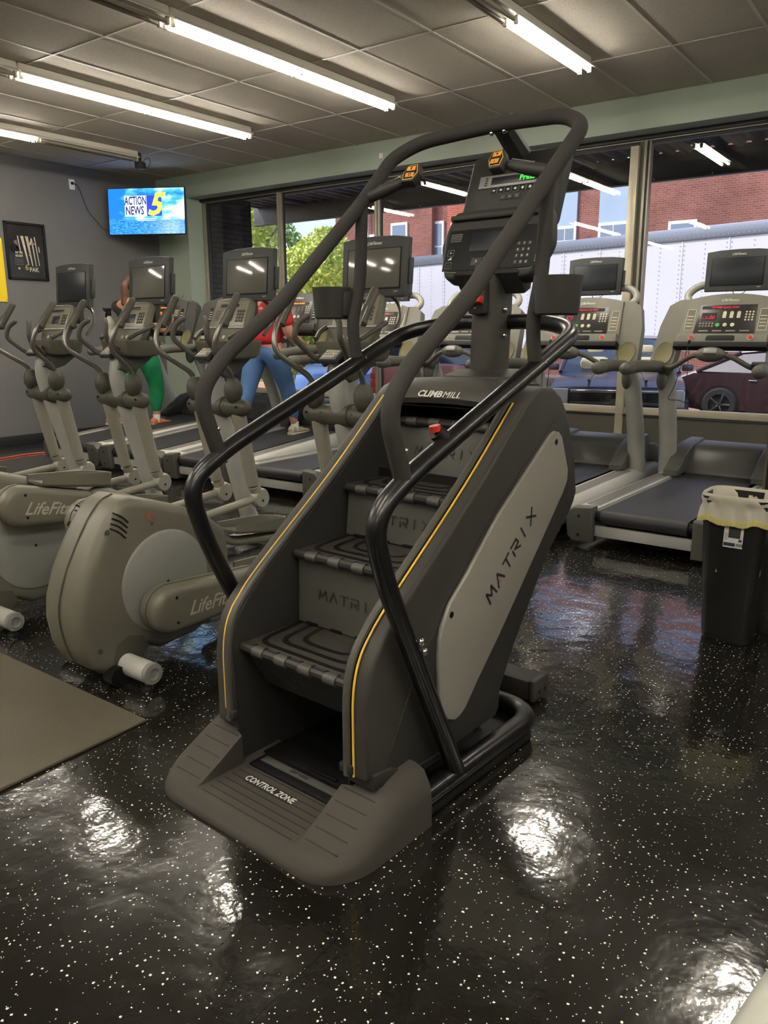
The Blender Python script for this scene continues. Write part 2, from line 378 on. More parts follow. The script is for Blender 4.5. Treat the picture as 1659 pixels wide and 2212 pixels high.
for x in gx[1:-1]: B().box((x, (YB+Y0)/2, ZC+.001), (.024, Y0-YB, .004), .001, seg=1).make('grid_bar', M_tbar, ce, smooth=0)
for y in gy[1:-1]: B().box(((XL+XR)/2, y, ZC+.0005), (XR-XL, .022, .004), .001, seg=1).make('grid_bar', M_tbar, ce, smooth=0)

# ---- fluorescent strips
M_lite = mat('lit_fluorescent_tube', (255, 250, 235), .4, emit=(255, 249, 238), es=TUBE)
M_off = mat('unlit_fluorescent_tube', (150, 142, 124), .3)
M_hous = mat('white_enamel_housing', (214, 208, 194), .4)
def fixture(x, y0, lit, label, group=None):
    t = empty('fluorescent_fixture', (x, y0, ZC), 0, label, 'light fixture', group)
    Lh = 1.345
    b = B()
    for k in (0,):
        b.prism([(-.045, 0), (-.05, -.05), (-.085, -.075), (-.082, -.083), (-.035, -.062), (0, -.075), (.035, -.062), (.082, -.083), (.085, -.075), (.05, -.05), (.045, 0)], .005, 2*Lh-.005, 'y')
    b.make('housing', M_hous, t, smooth=0)
    for k in (0, 1):
        for s in (-1, 1):
            B().cyl((s*.042, k*Lh+.04, -.10), (s*.042, (k+1)*Lh-.04, -.10), .0165, seg=12).make('fluorescent_tube', M_lite if lit[k] else M_off, t)
    for y in (.02, Lh, 2*Lh-.02):
        for s in (-1, 1): B().box((s*.042, y, -.095), (.03, .024, .055), .004).make('lamp_socket', M_hous, t)
    return t
fx = [(-4.80, 4.07, (1, 1), 'lit twin-tube ceiling strip over the rightmost elliptical, longest one in view'),
      (-4.80, 1.37, (0, 0), 'unlit stained ceiling strip joined to the near end of the longest lit strip'),
      (-6.73, 4.07, (1, 1), 'lit twin-tube ceiling strip second from the left wall'),
      (-6.73, 1.37, (0, 0), 'unlit ceiling strip at the left photo edge joined to the second lit strip'),
      (-8.70, 4.07, (1, 0), 'ceiling strip nearest the television, lit only on its near half'),
      (-2.86, 4.12, (0, 1), 'ceiling strip at upper right, lit only on the half nearest the windows'),
      (-.80, 4.50, (1, 0), 'lit ceiling strip right of the photo, mirrored in the floor')]
for a in fx: fixture(*a)
for (x, y, l) in [(-8.7, -1.35, (1, 1)), (-6.73, -1.35, (1, 1)), (-4.8, -1.35, (1, 0)), (-2.8, -1.35, (0, 1)), (-.8, -1.35, (1, 1)), (1.2, -1.35, (1, 1)), (-6.73, -5.4, (1, 1)), (-2.8, -5.4, (1, 1)), (1.2, -5.4, (1, 1)), (3.0, 1.35, (1, 1)), (3.0, 5.0, (1, 1))]:
    fixture(x, y, l, 'lit twin-tube ceiling strip behind the photographer', 'ceiling strips behind the camera')
# ================================================================= STAIR CLIMBER
ml = empty('stair_climber', (-1.58, 1.4, 0), R(-4), 'large black and gray revolving stair climber in the middle of the floor', 'exercise machine')
# --- entry step with two flared shoulders
def shoulder(y):
    k = [(0, .016), (.03, .045), (.08, .062), (.15, .098), (.22, .138), (.29, .172), (.35, .187), (.42, .19)]
    for (a, p), (c, q) in zip(k, k[1:]):
        if y <= c: t = (y-a)/(c-a); return p+(q-p)*t
    return .19
rings = []
for y in [0, .008, .02, .035, .05, .07, .09, .12, .15, .18, .21, .24, .25, .27, .30, .33, .36, .42]:
    t = max(0, 1-y/.17); xm = .425-.13*(1-math.sqrt(max(0, 1-t*t)))
    h = shoulder(y); z = min(.05, .014+y*1.0) if y < .036 else .05
    h = max(h, z)
    xi = .225 if y < .245 else .262
    half = [(xm, 0), (xm, h*.45), (xm-.008, h*.72), (xm-.03, h*.93), (xm-.06, h), (xi, h), (xi-.003, z)]
    rings.append([V((-a, y, c)) for a, c in half]+[V((a, y, c)) for a, c in half[::-1]])
b = B().loft(rings); b.make('entry_step', M_step, ml, smooth=50)
b = B()
for s in (-1, 1):
    for y in (.075, .115, .155, .195, .235):
        xa = .24; xb = .36
        b.box((s*(xa+xb)/2, y, shoulder(y)+.0005), (xb-xa, .003, .003), rot=(math.atan2(shoulder(y+.01)-shoulder(y-.01), .02), 0, 0))
for y in (.055, .085, .115, .145, .175, .205, .232):
    b.box((-.12+.12, y, .0505), (.40, .0025, .002))
b.make('anti_slip_groove', M_dprint, ml, smooth=0, kind='stuff')
B().box((0, .285, .053), (.40, .085, .012), .004).make('lift_cover', M_void, ml)
B().box((-.01, .292, .060), (.34, .032, .004), .002).make('lift_pad', M_hood, ml)
B().box((0, .385, .0515), (.445, .115, .01), .003).make('well_dark_plate', M_void, ml)  # black plate added to paint the rear of the well dark
B().box((.04, .345, .062), (.13, .014, .006), .003).make('pull_handle', M_void, ml)
text('LIFT HERE', .018, 'lift_lettering', M_dprint, ml, (-.01, .292, .0625), (1, 0, 0), (0, 1, 0))
B().box((-.035, .185, .0515), (.215, .034, .0012)).make('warning_decal', M_dprint, ml, smooth=0)
text('CONTROL ZONE', .036, 'control_zone_lettering', M_white, ml, (-.035, .186, .0525), (1, 0, 0), (0, 1, 0), bold=.0006, sx=.78)
B().box((0, .75, .012), (.74, .72, .02), .004).make('floor_pan', M_void, ml)
# --- base tube frame
for s in (-1, 1):
    pass
B().tube(fillet([(-.375, .34, .07), (-.375, 1.14, .07), (.375, 1.14, .07), (.375, .34, .07)], .14, 10), .036, 18).make('base_frame_tube', M_blk, ml)
B().prism([(-.40, .42), (-.40, 1.06), (-.32, 1.165), (.32, 1.165), (.40, 1.06), (.40, .42)], .004, .034, 'z', .006).make('base_skirt', M_void, ml)
B().box((0, 1.36, .055), (.50, .12, .085), .012).make('rear_stabilizer', M_char2, ml)
for s in (-1, 1):
    B().box((s*.262, 1.36, .058), (.03, .13, .095), .016).make('end_cap', M_char, ml)
    for q in (-.022, .022): B().cyl((s*.278, 1.36+q, .05), (s*.2785, 1.36+q, .05), .008).make('screw_hole', M_void, ml)
    B().cyl((s*.215, 1.42, .05), (s*.245, 1.42, .05), .035).make('transport_wheel', M_void, ml)
B().box((0, 1.25, .05), (.12, .24, .06), .008).make('rear_strut', M_void, ml)

# --- side covers
cov = [(.232, .20), (.232, .34), (.233, .43), (.243, .50), (.264, .553), (.30, .60), (.40, .690), (.76, .962), (1.054, 1.212), (1.10, 1.247), (1.161, 1.267), (1.244, 1.257), (1.31, 1.221), (1.367, 1.147), (1.432, .994), (1.462, .856), (1.445, .815), (1.42, .785), (1.263, .66), (1.042, .384), (.96, .27), (.94, .23), (.936, .156), (.915, .132), (.602, .128), (.409, .128), (.34, .17), (.30, .185)]
sil = [(1.205, 1.10), (1.235, 1.108), (1.27, 1.10), (1.29, 1.083), (1.348, .956), (1.346, .915), (1.316, .871), (1.057, .605), (.9, .445), (.774, .327), (.70, .25), (.67, .235), (.641, .232), (.60, .252), (.57, .30), (.554, .357), (.550, .48), (.553, .531), (.565, .574), (.607, .638), (.69, .705), (.876, .872)]
def along(pts, x, d):   # outward-offset polyline
    o = []
    for i, p in enumerate(pts):
        a = V(pts[max(i-1, 0)]); c = V(pts[min(i+1, len(pts)-1)]); t = (c-a).normalized(); nn = V((-t.y, t.x))
        o.append((x, p[0]+nn.x*d, p[1]+nn.y*d))
    return o
edge = cov[0:9]
for s in (-1, 1):
    c = B().prism(cov, s*.252, s*.335, 'x', .014, 3).make('side_cover', M_char, ml)
    if s == 1: pass
    # lower darker panel and rear strip, slightly proud of the cover
    lo = [(.30, .20), (.44, .135), (.60, .135), (.91, .14), (.928, .165), (.935, .235), (1.03, .385), (1.25, .665), (1.40, .785), (1.445, .85), (1.42, .98), (1.36, 1.12), (1.33, 1.15), (1.25, 1.14), (.84, .86), (.60, .62), (.46, .47)]
    B().prism(lo, s*.334, s*.3385, 'x', .002).make('lower_side_panel', M_char2, ml)
    B().prism(sil, s*.337, s*.352, 'x', .006, 3).make('silver_side_panel', M_silver, ml, label='silver gray panel with black lettering')
    for (y, z) in ((1.245, 1.068), (.613, .60)): B().cyl((s*.3515, y, z), (s*.3524, y, z), .011, seg=16).make('screw_hole', M_void, ml)
    B().tube(smoothpath(along(edge, s*.263, .004), 5), .0135, 10).make('edge_rail', M_riser, ml)
    B().tube(smoothpath(along(edge, s*.285, .0035), 5), .0035, 8).make('yellow_piping', M_yel, ml)
    B().tube(smoothpath(along(edge, s*.274, .003), 5), .004, 8).make('rubber_channel', M_void, ml)
    B().box((s*.262, .228, .222), (.05, .022, .028), .004).make('piping_end_clip', M_char2, ml)
    b = B()
    b.prism([(.245, .17), (.60, .13), (.60, .145), (.42, .155), (.33, .205), (.245, .215)], s*.25, s*.348, 'x', .004)
    b.make('step_seal', M_char2, ml)
    # inner liner of the stair well
    inn = [(.25, .0), (.24, .46), (.26, .53), (.305, .595), (.41, .69), (.76, .955), (1.05, 1.20), (1.35, 1.15), (1.40, .80), (1.0, .37), (.90, .15), (.90, .0)]
    B().prism(inn, s*.246, s*.253, 'x').make('inner_liner', M_char2, ml, smooth=0)
    # M A T R I X along the silver panel
    d = V((0, 1.155-.815, .905-.605)).normalized()
    if s == 1:
        strokes(matrix_word(1.42), .17, 'side_lettering', M_dprint, ml, (.352, .835, .575), (0, d.y, d.z), (0, -d.z, d.y), .0465)
        B().ball((.3535, .835+d.y*.087-d.z*.012, .575+d.z*.087+d.y*.012), .0038, (.3, 1, 1)).make('red_logo_dot', M_red, ml)
    else:
        strokes(matrix_word(1.42), .17, 'side_lettering', M_dprint, ml, (-.352, 1.155, .855), (0, -d.y, -d.z), (0, -d.z, d.y), .0465)
# back wall of the stair well
B().box((0, .98, .50), (.49, .01, .90)).make('well_back', M_void, ml, smooth=0)
# --- steps
st = [(.272, .465), (.522, .727), (.782, .918), (1.072, 1.137)]
ribm = bpy.data.materials.new('ribbed_tread_surface'); ribm.use_nodes = True; n, pb = nodes(ribm)
pb.inputs['Base Color'].default_value = (*s2l((58, 54, 48)), 1); pb.inputs['Roughness'].default_value = .5
tc = N(n, 'ShaderNodeTexCoord'); wv = N(n, 'ShaderNodeTexWave', bands_direction='Y'); wv.inputs['Scale'].default_value = 42
bp = N(n, 'ShaderNodeBump'); bp.inputs['Strength'].default_value = .8; bp.inputs['Distance'].default_value = .002
n.links.new(tc.outputs['Object'], wv.inputs[0]); n.links.new(wv.outputs[0], bp.inputs['Height']); n.links.new(bp.outputs[0], pb.inputs['Normal'])
for i, (y, z) in enumerate(st):
    y2, z2 = (st[i+1][0]+.012, z+.004) if i < 3 else (1.30, z)
    t = B().box((0, (y+y2)/2+.008, z-.009), (.478, y2-y, .018), .003).make('step_tread', ribm, ml)
    # nested U shaped relief lines
    for k, (hx, y0) in enumerate(((.205, y+.04), (.155, y+.085), (.105, y+.13))):
        if y0 > y2-.04: continue
        path = fillet([(-hx-.02, y2-.006, z+.0006), (-hx, y0, z+.0006), (hx, y0, z+.0006), (hx+.02, y2-.006, z+.0006)], .06, 6)
        b = B(); L = []
        for j, p in enumerate(path):
            a = path[max(j-1, 0)]; c = path[min(j+1, len(path)-1)]; tt = (c-a).normalized(); q = V((-tt.y, tt.x, 0))*.010
            L.append([p-q, p+q])
        for j in range(len(L)-1): b.add([L[j][0], L[j][1], L[j+1][1], L[j+1][0]], [(0, 1, 2, 3)])
        b.make('relief_line', M_void, t, smooth=0)
    # alternating hinge knuckles
    W_ = .478; k = 9; w = W_/k
    for j in range(k):
        xc = -W_/2+w*(j+.5)
        if j % 2: B().cyl((xc-w*.46, y+.004, z-.016), (xc+w*.46, y+.004, z-.016), .0183, seg=18).make('hinge_knuckle', M_riser, t); [B().box((xc+q*w*.47, y+.008, z+.0012), (.005, .014, .004)).make('hinge_notch', M_void, t, smooth=0) for q in (-1, 1)]
        else: B().cyl((xc-w*.5, y+.006, z-.015), (xc+w*.5, y+.006, z-.015), .0175, seg=10).make('ribbed_nosing', M_rib, t)
    for s in (-1, 1): B().ball((s*.2405, y+.012, z-.03), .0045, seg=10).make('hinge_screw', M_chrome, t)
    # riser under this tread
    yb, zb = (st[i-1][0]+.25, st[i-1][1]) if i else (.365, .285)
    r = B().add([(-.236, y+.012, z-.03), (.236, y+.012, z-.03), (.236, yb+.004, zb+.004), (-.236, yb+.004, zb+.004), (-.236, y+.024, z-.03), (.236, y+.024, z-.03), (.236, yb+.016, zb+.004), (-.236, yb+.016, zb+.004)],
        [(0, 1, 2, 3), (7, 6, 5, 4), (0, 4, 5, 1), (1, 5, 6, 2), (2, 6, 7, 3), (3, 7, 4, 0)]).make('step_riser', M_riser if i else M_char2, ml, smooth=0)
    uu = V((0, y+.012-yb-.004, z-.03-zb-.004)).normalized()
    mid = V((0, (y+.012+yb)/2, (z-.03+zb)/2))-V((0, uu.z, -uu.y))*.0008
    strokes(matrix_word(1.5), .13, 'raised_lettering', M_char2 if i else M_char, r, mid-V((.135, 0, 0))-uu*.012, (1, 0, 0), uu, .0325 if i else .024, h=.0015, off=0)
    if i:
        for j in range(4):
            B().box((-.17+j*.113, yb+.002, zb+.007), (.05, .006, .008)).make('hinge_slot', M_void, r, smooth=0)
B().ball((.03, .43, .285), .010, (1, .6, 1)).make('inner_bolt', M_chrome, ml)

# --- top housing
hp = [(1.055, 1.185), (1.045, 1.205), (1.06, 1.232), (1.10, 1.256), (1.17, 1.274), (1.26, 1.268), (1.33, 1.235), (1.39, 1.15), (1.44, 1.02), (1.45, .92), (1.40, .92), (1.36, 1.10), (1.20, 1.20)]
rings = []
for k in range(17):
    x = -.262+.524*k/16; t = abs(x)/.262; dz = .014*(1-t*t); dy = -.02*(1-t*t)
    rings.append([V((x, y+(dy if y < 1.2 else 0), z+dz)) for y, z in hp])
B().loft(rings).make('top_housing', M_char, ml, smooth=40)
d0 = V((0, .0165, .0295)).normalized()
text('CLIMB', .034, 'front_lettering', M_white, ml, (.005, 1.028, 1.232), (1, 0, 0), (0, .5, .85), shear=.25, align='RIGHT', bold=.0008, sx=1.15)
text('MILL', .034, 'front_lettering', M_white, ml, (.008, 1.028, 1.232), (1, 0, 0), (0, .5, .85), shear=.25, align='LEFT', sx=1.15)
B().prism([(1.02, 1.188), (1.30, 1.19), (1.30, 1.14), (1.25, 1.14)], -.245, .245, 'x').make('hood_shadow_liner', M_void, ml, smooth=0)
# --- column
b = B(); b.loft([[V((a*sc+0, 1.355+c*sc2, z)) for a, c in ((-.135, -.125), (-.10, -.145), (.10, -.145), (.135, -.125), (.135, .09), (-.135, .09))] for z, sc, sc2 in ((1.245, 1.08, 1.05), (1.275, 1.04, 1.02), (1.288, .98, .98), (1.31, .62, .72))])
b.make('column_base', M_char2, ml, smooth=30)
def rrect(w, d, r, n=5):
    o = []
    for cx, cy, a0 in ((w-r, d-r, 0), (-w+r, d-r, 90), (-w+r, -d+r, 180), (w-r, -d+r, 270)):
        for k in range(n+1): a = R(a0+90*k/n); o.append((cx+r*cos(a), cy+r*sin(a)))
    return o
b = B(); b.loft([[V((x, yc+y, z)) for x, y in rrect(.056, .082, .045)] for z, yc in ((1.29, 1.345), (1.70, 1.365))]); b.make('column', M_char, ml, smooth=40)
b = B(); b.box((0, 1.262, 1.575), (.075, .04, .125), .012); b.make('brake_housing', M_char2, ml)
B().box((-.012, 1.235, 1.565), (.09, .04, .028), .006, rot=(R(-12), 0, 0)).make('stop_lever', M_red, ml, label='red emergency stop lever')
B().lathe([(.0085, -.001), (.0085, .001), (.006, .001), (.006, -.001), (.0085, -.001)], (-.02, 1.216, 1.572), 'y', 16).make('lever_ring_mark', M_yel, ml)
B().ball((0, 1.24, 1.535), .006, seg=10).make('key_lock', M_chrome, ml)
for s in (-1, 1):
    for z in (1.435, 1.53): B().ball((s*.062, 1.35, z), .011, (.7, 1, 1), 12).make('column_bolt', M_chrome, ml)
# --- lower black rail (one continuous tube with posts)
rail = [(.385, .602, .09), (.385, .255, .80), (.385, .200, .985), (.385, .36, 1.078), (.385, 1.30, 1.452), (.20, 1.40, 1.487), (-.20, 1.40, 1.487), (-.385, 1.30, 1.452), (-.385, .36, 1.078), (-.385, .200, .985), (-.385, .255, .80), (-.385, .602, .09)]
B().tube(fillet(rail, [0, .09, .11, .11, .13, .12, .12, .13, .11, .11, .09, 0], 9), .0285, 20).make('lower_handrail', M_blk, ml)
for s in (-1, 1):
    for (y, z) in ((.392, .60), (.408, .565)): B().ball((s*(.40+.012), y-.012, z), .012, (.8, 1, 1), 12).make('rail_bolt', M_chrome, ml)
# --- upper foam rail
up_ = [(.385, .335, 1.055), (.385, .262, 1.26), (.385, .36, 1.37), (.385, .62, 1.545), (.385, 1.06, 1.925), (.40, 1.245, 2.10), (.30, 1.30, 2.155), (0, 1.39, 2.19)]
full = up_+[(-x, y, z) for x, y, z in up_[::-1][1:]]
B().tube(fillet(full, [0, .10, .08, .05, .10, .055, .06, .10, .06, .055, .10, .05, .08, .10, 0], 8), .0255, 20).make('foam_handrail', M_foam, ml)
for s in (-1, 1):
    B().cyl((s*.385, .338, 1.035), (s*.385, .334, 1.062), .022, seg=18).make('chrome_collar', M_chrome, ml)
    B().ball((s*.385-.0, .372, 1.078), .010, seg=10).make('clamp_bolt', M_chrome, ml)
    B().ball((s*.385+.02, .318, 1.15), .007, seg=10).make('foam_screw', M_chrome, ml)
    pp = fillet([(s*.385, 1.05, 1.90), (s*.385, 1.035, 1.62), (s*.385, .985, 1.48), (s*.385, 1.01, 1.36)], .1, 8)
    B().tube(pp, .023, 18).make('inner_post', M_foam, ml)
    B().cyl((s*.385, 1.012, 1.342), (s*.385, 1.008, 1.37), .019, seg=16).make('chrome_collar', M_chrome, ml)
    B().ball((s*.385+.02, 1.035, 1.352), .009, seg=10).make('clamp_bolt', M_chrome, ml)
    # cup holder
    cx, cy = s*.475, .975
    cp = B().lathe([(.001, 1.50), (.060, 1.50), (.066, 1.505), (.0745, 1.61), (.0745, 1.616), (.071, 1.616), (.064, 1.515), (.001, 1.51)], (cx, cy, 0), 'z', 30)
    c = cp.make('cup_holder', M_char2, ml); B().box((s*.408, .985, 1.555), (.03, .05, .09), .006).make('cup_bracket', M_char2, c)
    # hand grip with key pod
    d = V((-s*.205, .03, .055))
    a = V((s*.385, 1.075, 1.935))
    B().tube([a, a+d*.45, a+d*.8], [.021, .022, .017], 14, dome=True).make('side_grip', M_char2, ml)
    B().cyl(a+d*.3+V((0, -.008, .0195)), a+d*.75+V((0, -.008, .018)), .004, seg=8).make('pulse_strip', M_chrome, ml)
    pod = empty('key_pod', a+d*1.0+V((0, -.012, .004))); pod.parent = ml
    pod.rotation_euler = (R(58), 0, R(-6) if s > 0 else R(8))
    sh = [(-.030*-s, -.038), (.018*-s, -.038), (.036*-s, -.005), (.026*-s, .036), (-.012*-s, .036), (-.034*-s, 0)]
    B().prism(sh, -.018, .018, 'z', .006).make('pod_body', M_char2, pod)
    sc = [(x*.82, y*.82) for x, y in sh]
    B().prism(sc, .0182, .0195, 'z').make('pod_border', M_yel, pod, smooth=0)
    sc2 = [(x*.76, y*.76) for x, y in sh]; B().prism(sc2, .0195, .0203, 'z').make('pod_face', M_void, pod, smooth=0)
    for q, ch in ((.014, '+' if s > 0 else 'II'), (-.013, '-' if s > 0 else 'O')):
        B().box((.001*-s, q, .0206), (.034, .018, .001), .0004, seg=1).make('pod_key', M_dorng, pod)
        text(ch, .016, 'key_symbol', M_void, pod, (.001*-s, q, .0214), (1, 0, 0), (0, 1, 0), bold=.0004)
# clamp between foam bar and console back
B().tube([(-.045, 1.385, 2.19), (.045, 1.385, 2.19)], .030, 18).make('top_clamp', M_char, ml)
B().tube([(0, 1.39, 2.185), (.0, 1.62, 2.05)], [.036, .045], 8, sq=1).make('console_arm', M_char2, ml)
for x in (-.03, .025): B().ball((x, 1.37, 2.158), .010, seg=10).make('clamp_bolt', M_chrome, ml)
# stop button on the right rail
sb = B().tube([(.378, .52, 1.158), (.368, .50, 1.178)], [.026, .023], 18).make('stop_button_base', M_void, ml)
B().cyl((.3675, .499, 1.180), (.3655, .496, 1.197), .0165, seg=20).make('stop_button', M_red, ml, label='round red stop button on the right rail')
# --- console
cn = empty('console', (0, 1.355, 1.655)); cn.parent = ml; cn.rotation_euler = (R(-22), 0, R(2))
# local: x right, z up along the face, -y towards the user
def slab(x0, x1, x2, z0, z1, y0, y1, bev, nm, m, r=.03):
    pts = fillet([(-x0, z0, 0), (-x1, z1, 0), (x1, z1, 0), (x0, z0, 0)], r, 4)
    P = [(-x0*.5, z0)]+[(p.x, p.y) for p in fillet([V((0, z0, 0)), V((-x0, z0, 0)), V((-x2, (z0+z1)/2, 0)), V((-x1, z1, 0)), V((x1, z1, 0)), V((x2, (z0+z1)/2, 0)), V((x0, z0, 0)), V((.001, z0, 0))], r, 4)][1:-1]
    return B().prism(P, y0, y1, 'y', bev, 3).make(nm, m, cn)
slab(.205, .205, .205, .20, .50, -.005, .05, .012, 'upper_console', M_char2)
slab(.185, .205, .235, -.03, .25, -.05, .02, .014, 'lower_console', M_char2)
B().prism([(-.06, -.02), (.03, -.06), (.06, -.03), (.05, .05), (-.03, .05)], -.14, .14, 'x', .01).make('console_neck', M_char2, cn)
B().box((0, -.058, .215), (.41, .02, .02), .006, rot=(R(20), 0, 0)).make('reading_rack', M_char2, cn)
B().box((0, -.0515, .085), (.40, .003, .165), .001).make('key_overlay', M_void, cn)
B().tube(fillet([(-.215, -.05, .15), (-.2, -.051, .0), (0, -.051, -.012), (.2, -.051, .0), (.215, -.05, .15)], .03, 5), .0014, 6).make('trim_line', M_disc, cn)
B().box((0, -.0535, .115), (.19, .003, .075), .001).make('message_display', M_scrn, cn)
B().box((-.052, -.054, .035), (.045, .003, .03), .002).make('pause_key', M_cons2, cn); B().box((.01, -.054, .035), (.07, .003, .03), .002).make('start_key', M_green, cn)
text('II', .014, 'key_symbol', M_white, cn, (-.052, -.056, .035)); text('>', .018, 'key_symbol', M_void, cn, (.01, -.056, .035))
for i in range(12):
    B().box((.125+(i % 3)*.022-.01, -.0535, .095-(i//3)*.024), (.014, .002, .014), .002, seg=1).make('number_key', M_cons2, cn)
    text('123456789*0#'[i], .012, 'key_digit', M_white, cn, (.125+(i % 3)*.022-.01, -.055, .095-(i//3)*.024))
for x, zz, ch in ((-.175, .075, '+'), (-.175, .025, '-'), (.205, .085, '+'), (.205, .035, '-')):
    b = B()
    for q in ((0, .012, .026, .0012), (0, -.012, .026, .0012)): b.box((x, -.054, zz+q[1]), (q[2], .001, q[3]))
    for q in (-.013, .013): b.box((x+q, -.054, zz), (.0012, .001, .024))
    b.make('key_outline', M_disc, cn, smooth=0, kind='stuff'); text(ch, .02, 'key_symbol', M_white, cn, (x, -.0545, zz))
b = B(); b.prism([(-.008, 0), (.008, 0), (.008, .012)], -.055, -.0535, 'y'); b.make('level_symbol', M_white, cn, smooth=0, M=Matrix.Translation((-.175, 0, .047)))
for k in range(5): B().box((-.165, -.0535, .150-k*.007), (.05, .001, .0022)).make('printed_line', M_disc, cn, smooth=0)
B().box((.0, -.0075, .385), (.30, .003, .050), .001).make('display_frame', M_disc, cn)
B().box((.005, -.0095, .386), (.20, .003, .030), .001).make('led_window', M_scrn, cn)
text('Press', .030, 'green_led_text', M_ledg, cn, (.060, -.0125, .385), (1, 0, 0), (0, 0, 1), align='CENTER')
for k in range(4):
    B().box((-.118, -.0095, .400-k*.0095), (.012, .002, .004)).make('printed_line', M_dprint, cn, smooth=0)
    B().cyl((.110, -.0095, .400-k*.0095), (.110, -.0105, .400-k*.0095), .002, seg=8).make('indicator_dot', M_dprint, cn)
for k in range(6):
    B().box((-.075+k*.031, -.0075, .345), (.026, .003, .024), .003, seg=1).make('program_key', M_disc, cn); B().box((-.075+k*.031, -.0095, .345), (.0235, .002, .0215), .002, seg=1).make('key_face', M_void, cn)
    B().ball((-.075+k*.031, -.0105, .345), .006, (1, .15, .6+.08*k), 10).make('key_symbol', M_white, cn)
for k in range(3):
    B().box((-.03+k*.03, -.0075, .315), (.024, .003, .02), .003, seg=1).make('program_key', M_cons2, cn); text('-v+'[k], .014, 'key_symbol', M_white, cn, (-.03+k*.03, -.0095, .315))
B().box((-.03, -.008, .262), (.12, .006, .008), .002).make('rack_lip', M_disc, cn)
# ================================================================= ELLIPTICALS
M_fade = mat('faded_gray_print', (172, 168, 150), .5)
M_taupe = mat('taupe_tube', (146, 142, 128), .45, .1)
M_yoke = mat('yoke_gray', (158, 155, 142), .4, .2)
def logo(par, pos, right, upv, size, m=M_white):
    text('LifeFitness', size, 'maker_lettering', m, par, pos, right, upv, shear=.45, bold=size*.012, sx=.95)
def capsule(y0, z0, y1, z1, r0, r1, n=8):
    d = V((y1-y0, z1-z0)); a = math.atan2(d.y, d.x); o = []
    for k in range(n+1): t = a-pi/2+pi*k/n; o.append((y1+r1*cos(t), z1+r1*sin(t)))
    for k in range(n+1): t = a+pi/2+pi*k/n; o.append((y0+r0*cos(t), z0+r0*sin(t)))
    return o
def monitor(par, w, h, y, z, tilt=0, m=M_cons2, scr=M_scrn, x=0):
    e = empty('monitor', (x, y, z)); e.parent = par; e.rotation_euler = (R(tilt), 0, 0)
    top = [(-w/2, 0), (w/2, 0), (w/2+.004, h*.95), (w*.3, h*.988), (0, h), (-w*.3, h*.988), (-w/2-.004, h*.95)]
    B().prism(top, -.022, .022, 'y', .006, 2).make('monitor_case', m, e)
    B().box((0, .03, h*.45), (w*.6, .03, h*.6), .01).make('monitor_back', m, e)
    B().box((0, -.0225, h*.46), (w*.84, .003, h*.68), .001).make('screen_bezel', M_void, e)
    B().box((0, -.0235, h*.465), (w*.80, .003, h*.635), .0005).make('screen', scr, e)
    logo(e, (0, -.0245, h*.88), (1, 0, 0), (0, 0, 1), .026)
    text('HDTV', .011, 'small_lettering', M_white, e, (w*.36, -.0245, h*.075))
    b = B().box((w/2+.010, .01, h*.42), (.016, .03, h*.42), .004); b.make('side_key_strip', M_cons2, e)
    return e
bodyprof = [(.09, .785), (.03, .765), (-.035, .70), (-.10, .60), (-.155, .50), (-.195, .39), (-.205, .30), (-.19, .19), (-.155, .10), (-.10, .055), (.02, .05), (.06, .10), (.12, .115), (.20, .075), (.40, .09), (.56, .16), (.62, .22), (.62, .47), (.60, .55), (.50, .63), (.36, .70), (.20, .755)]
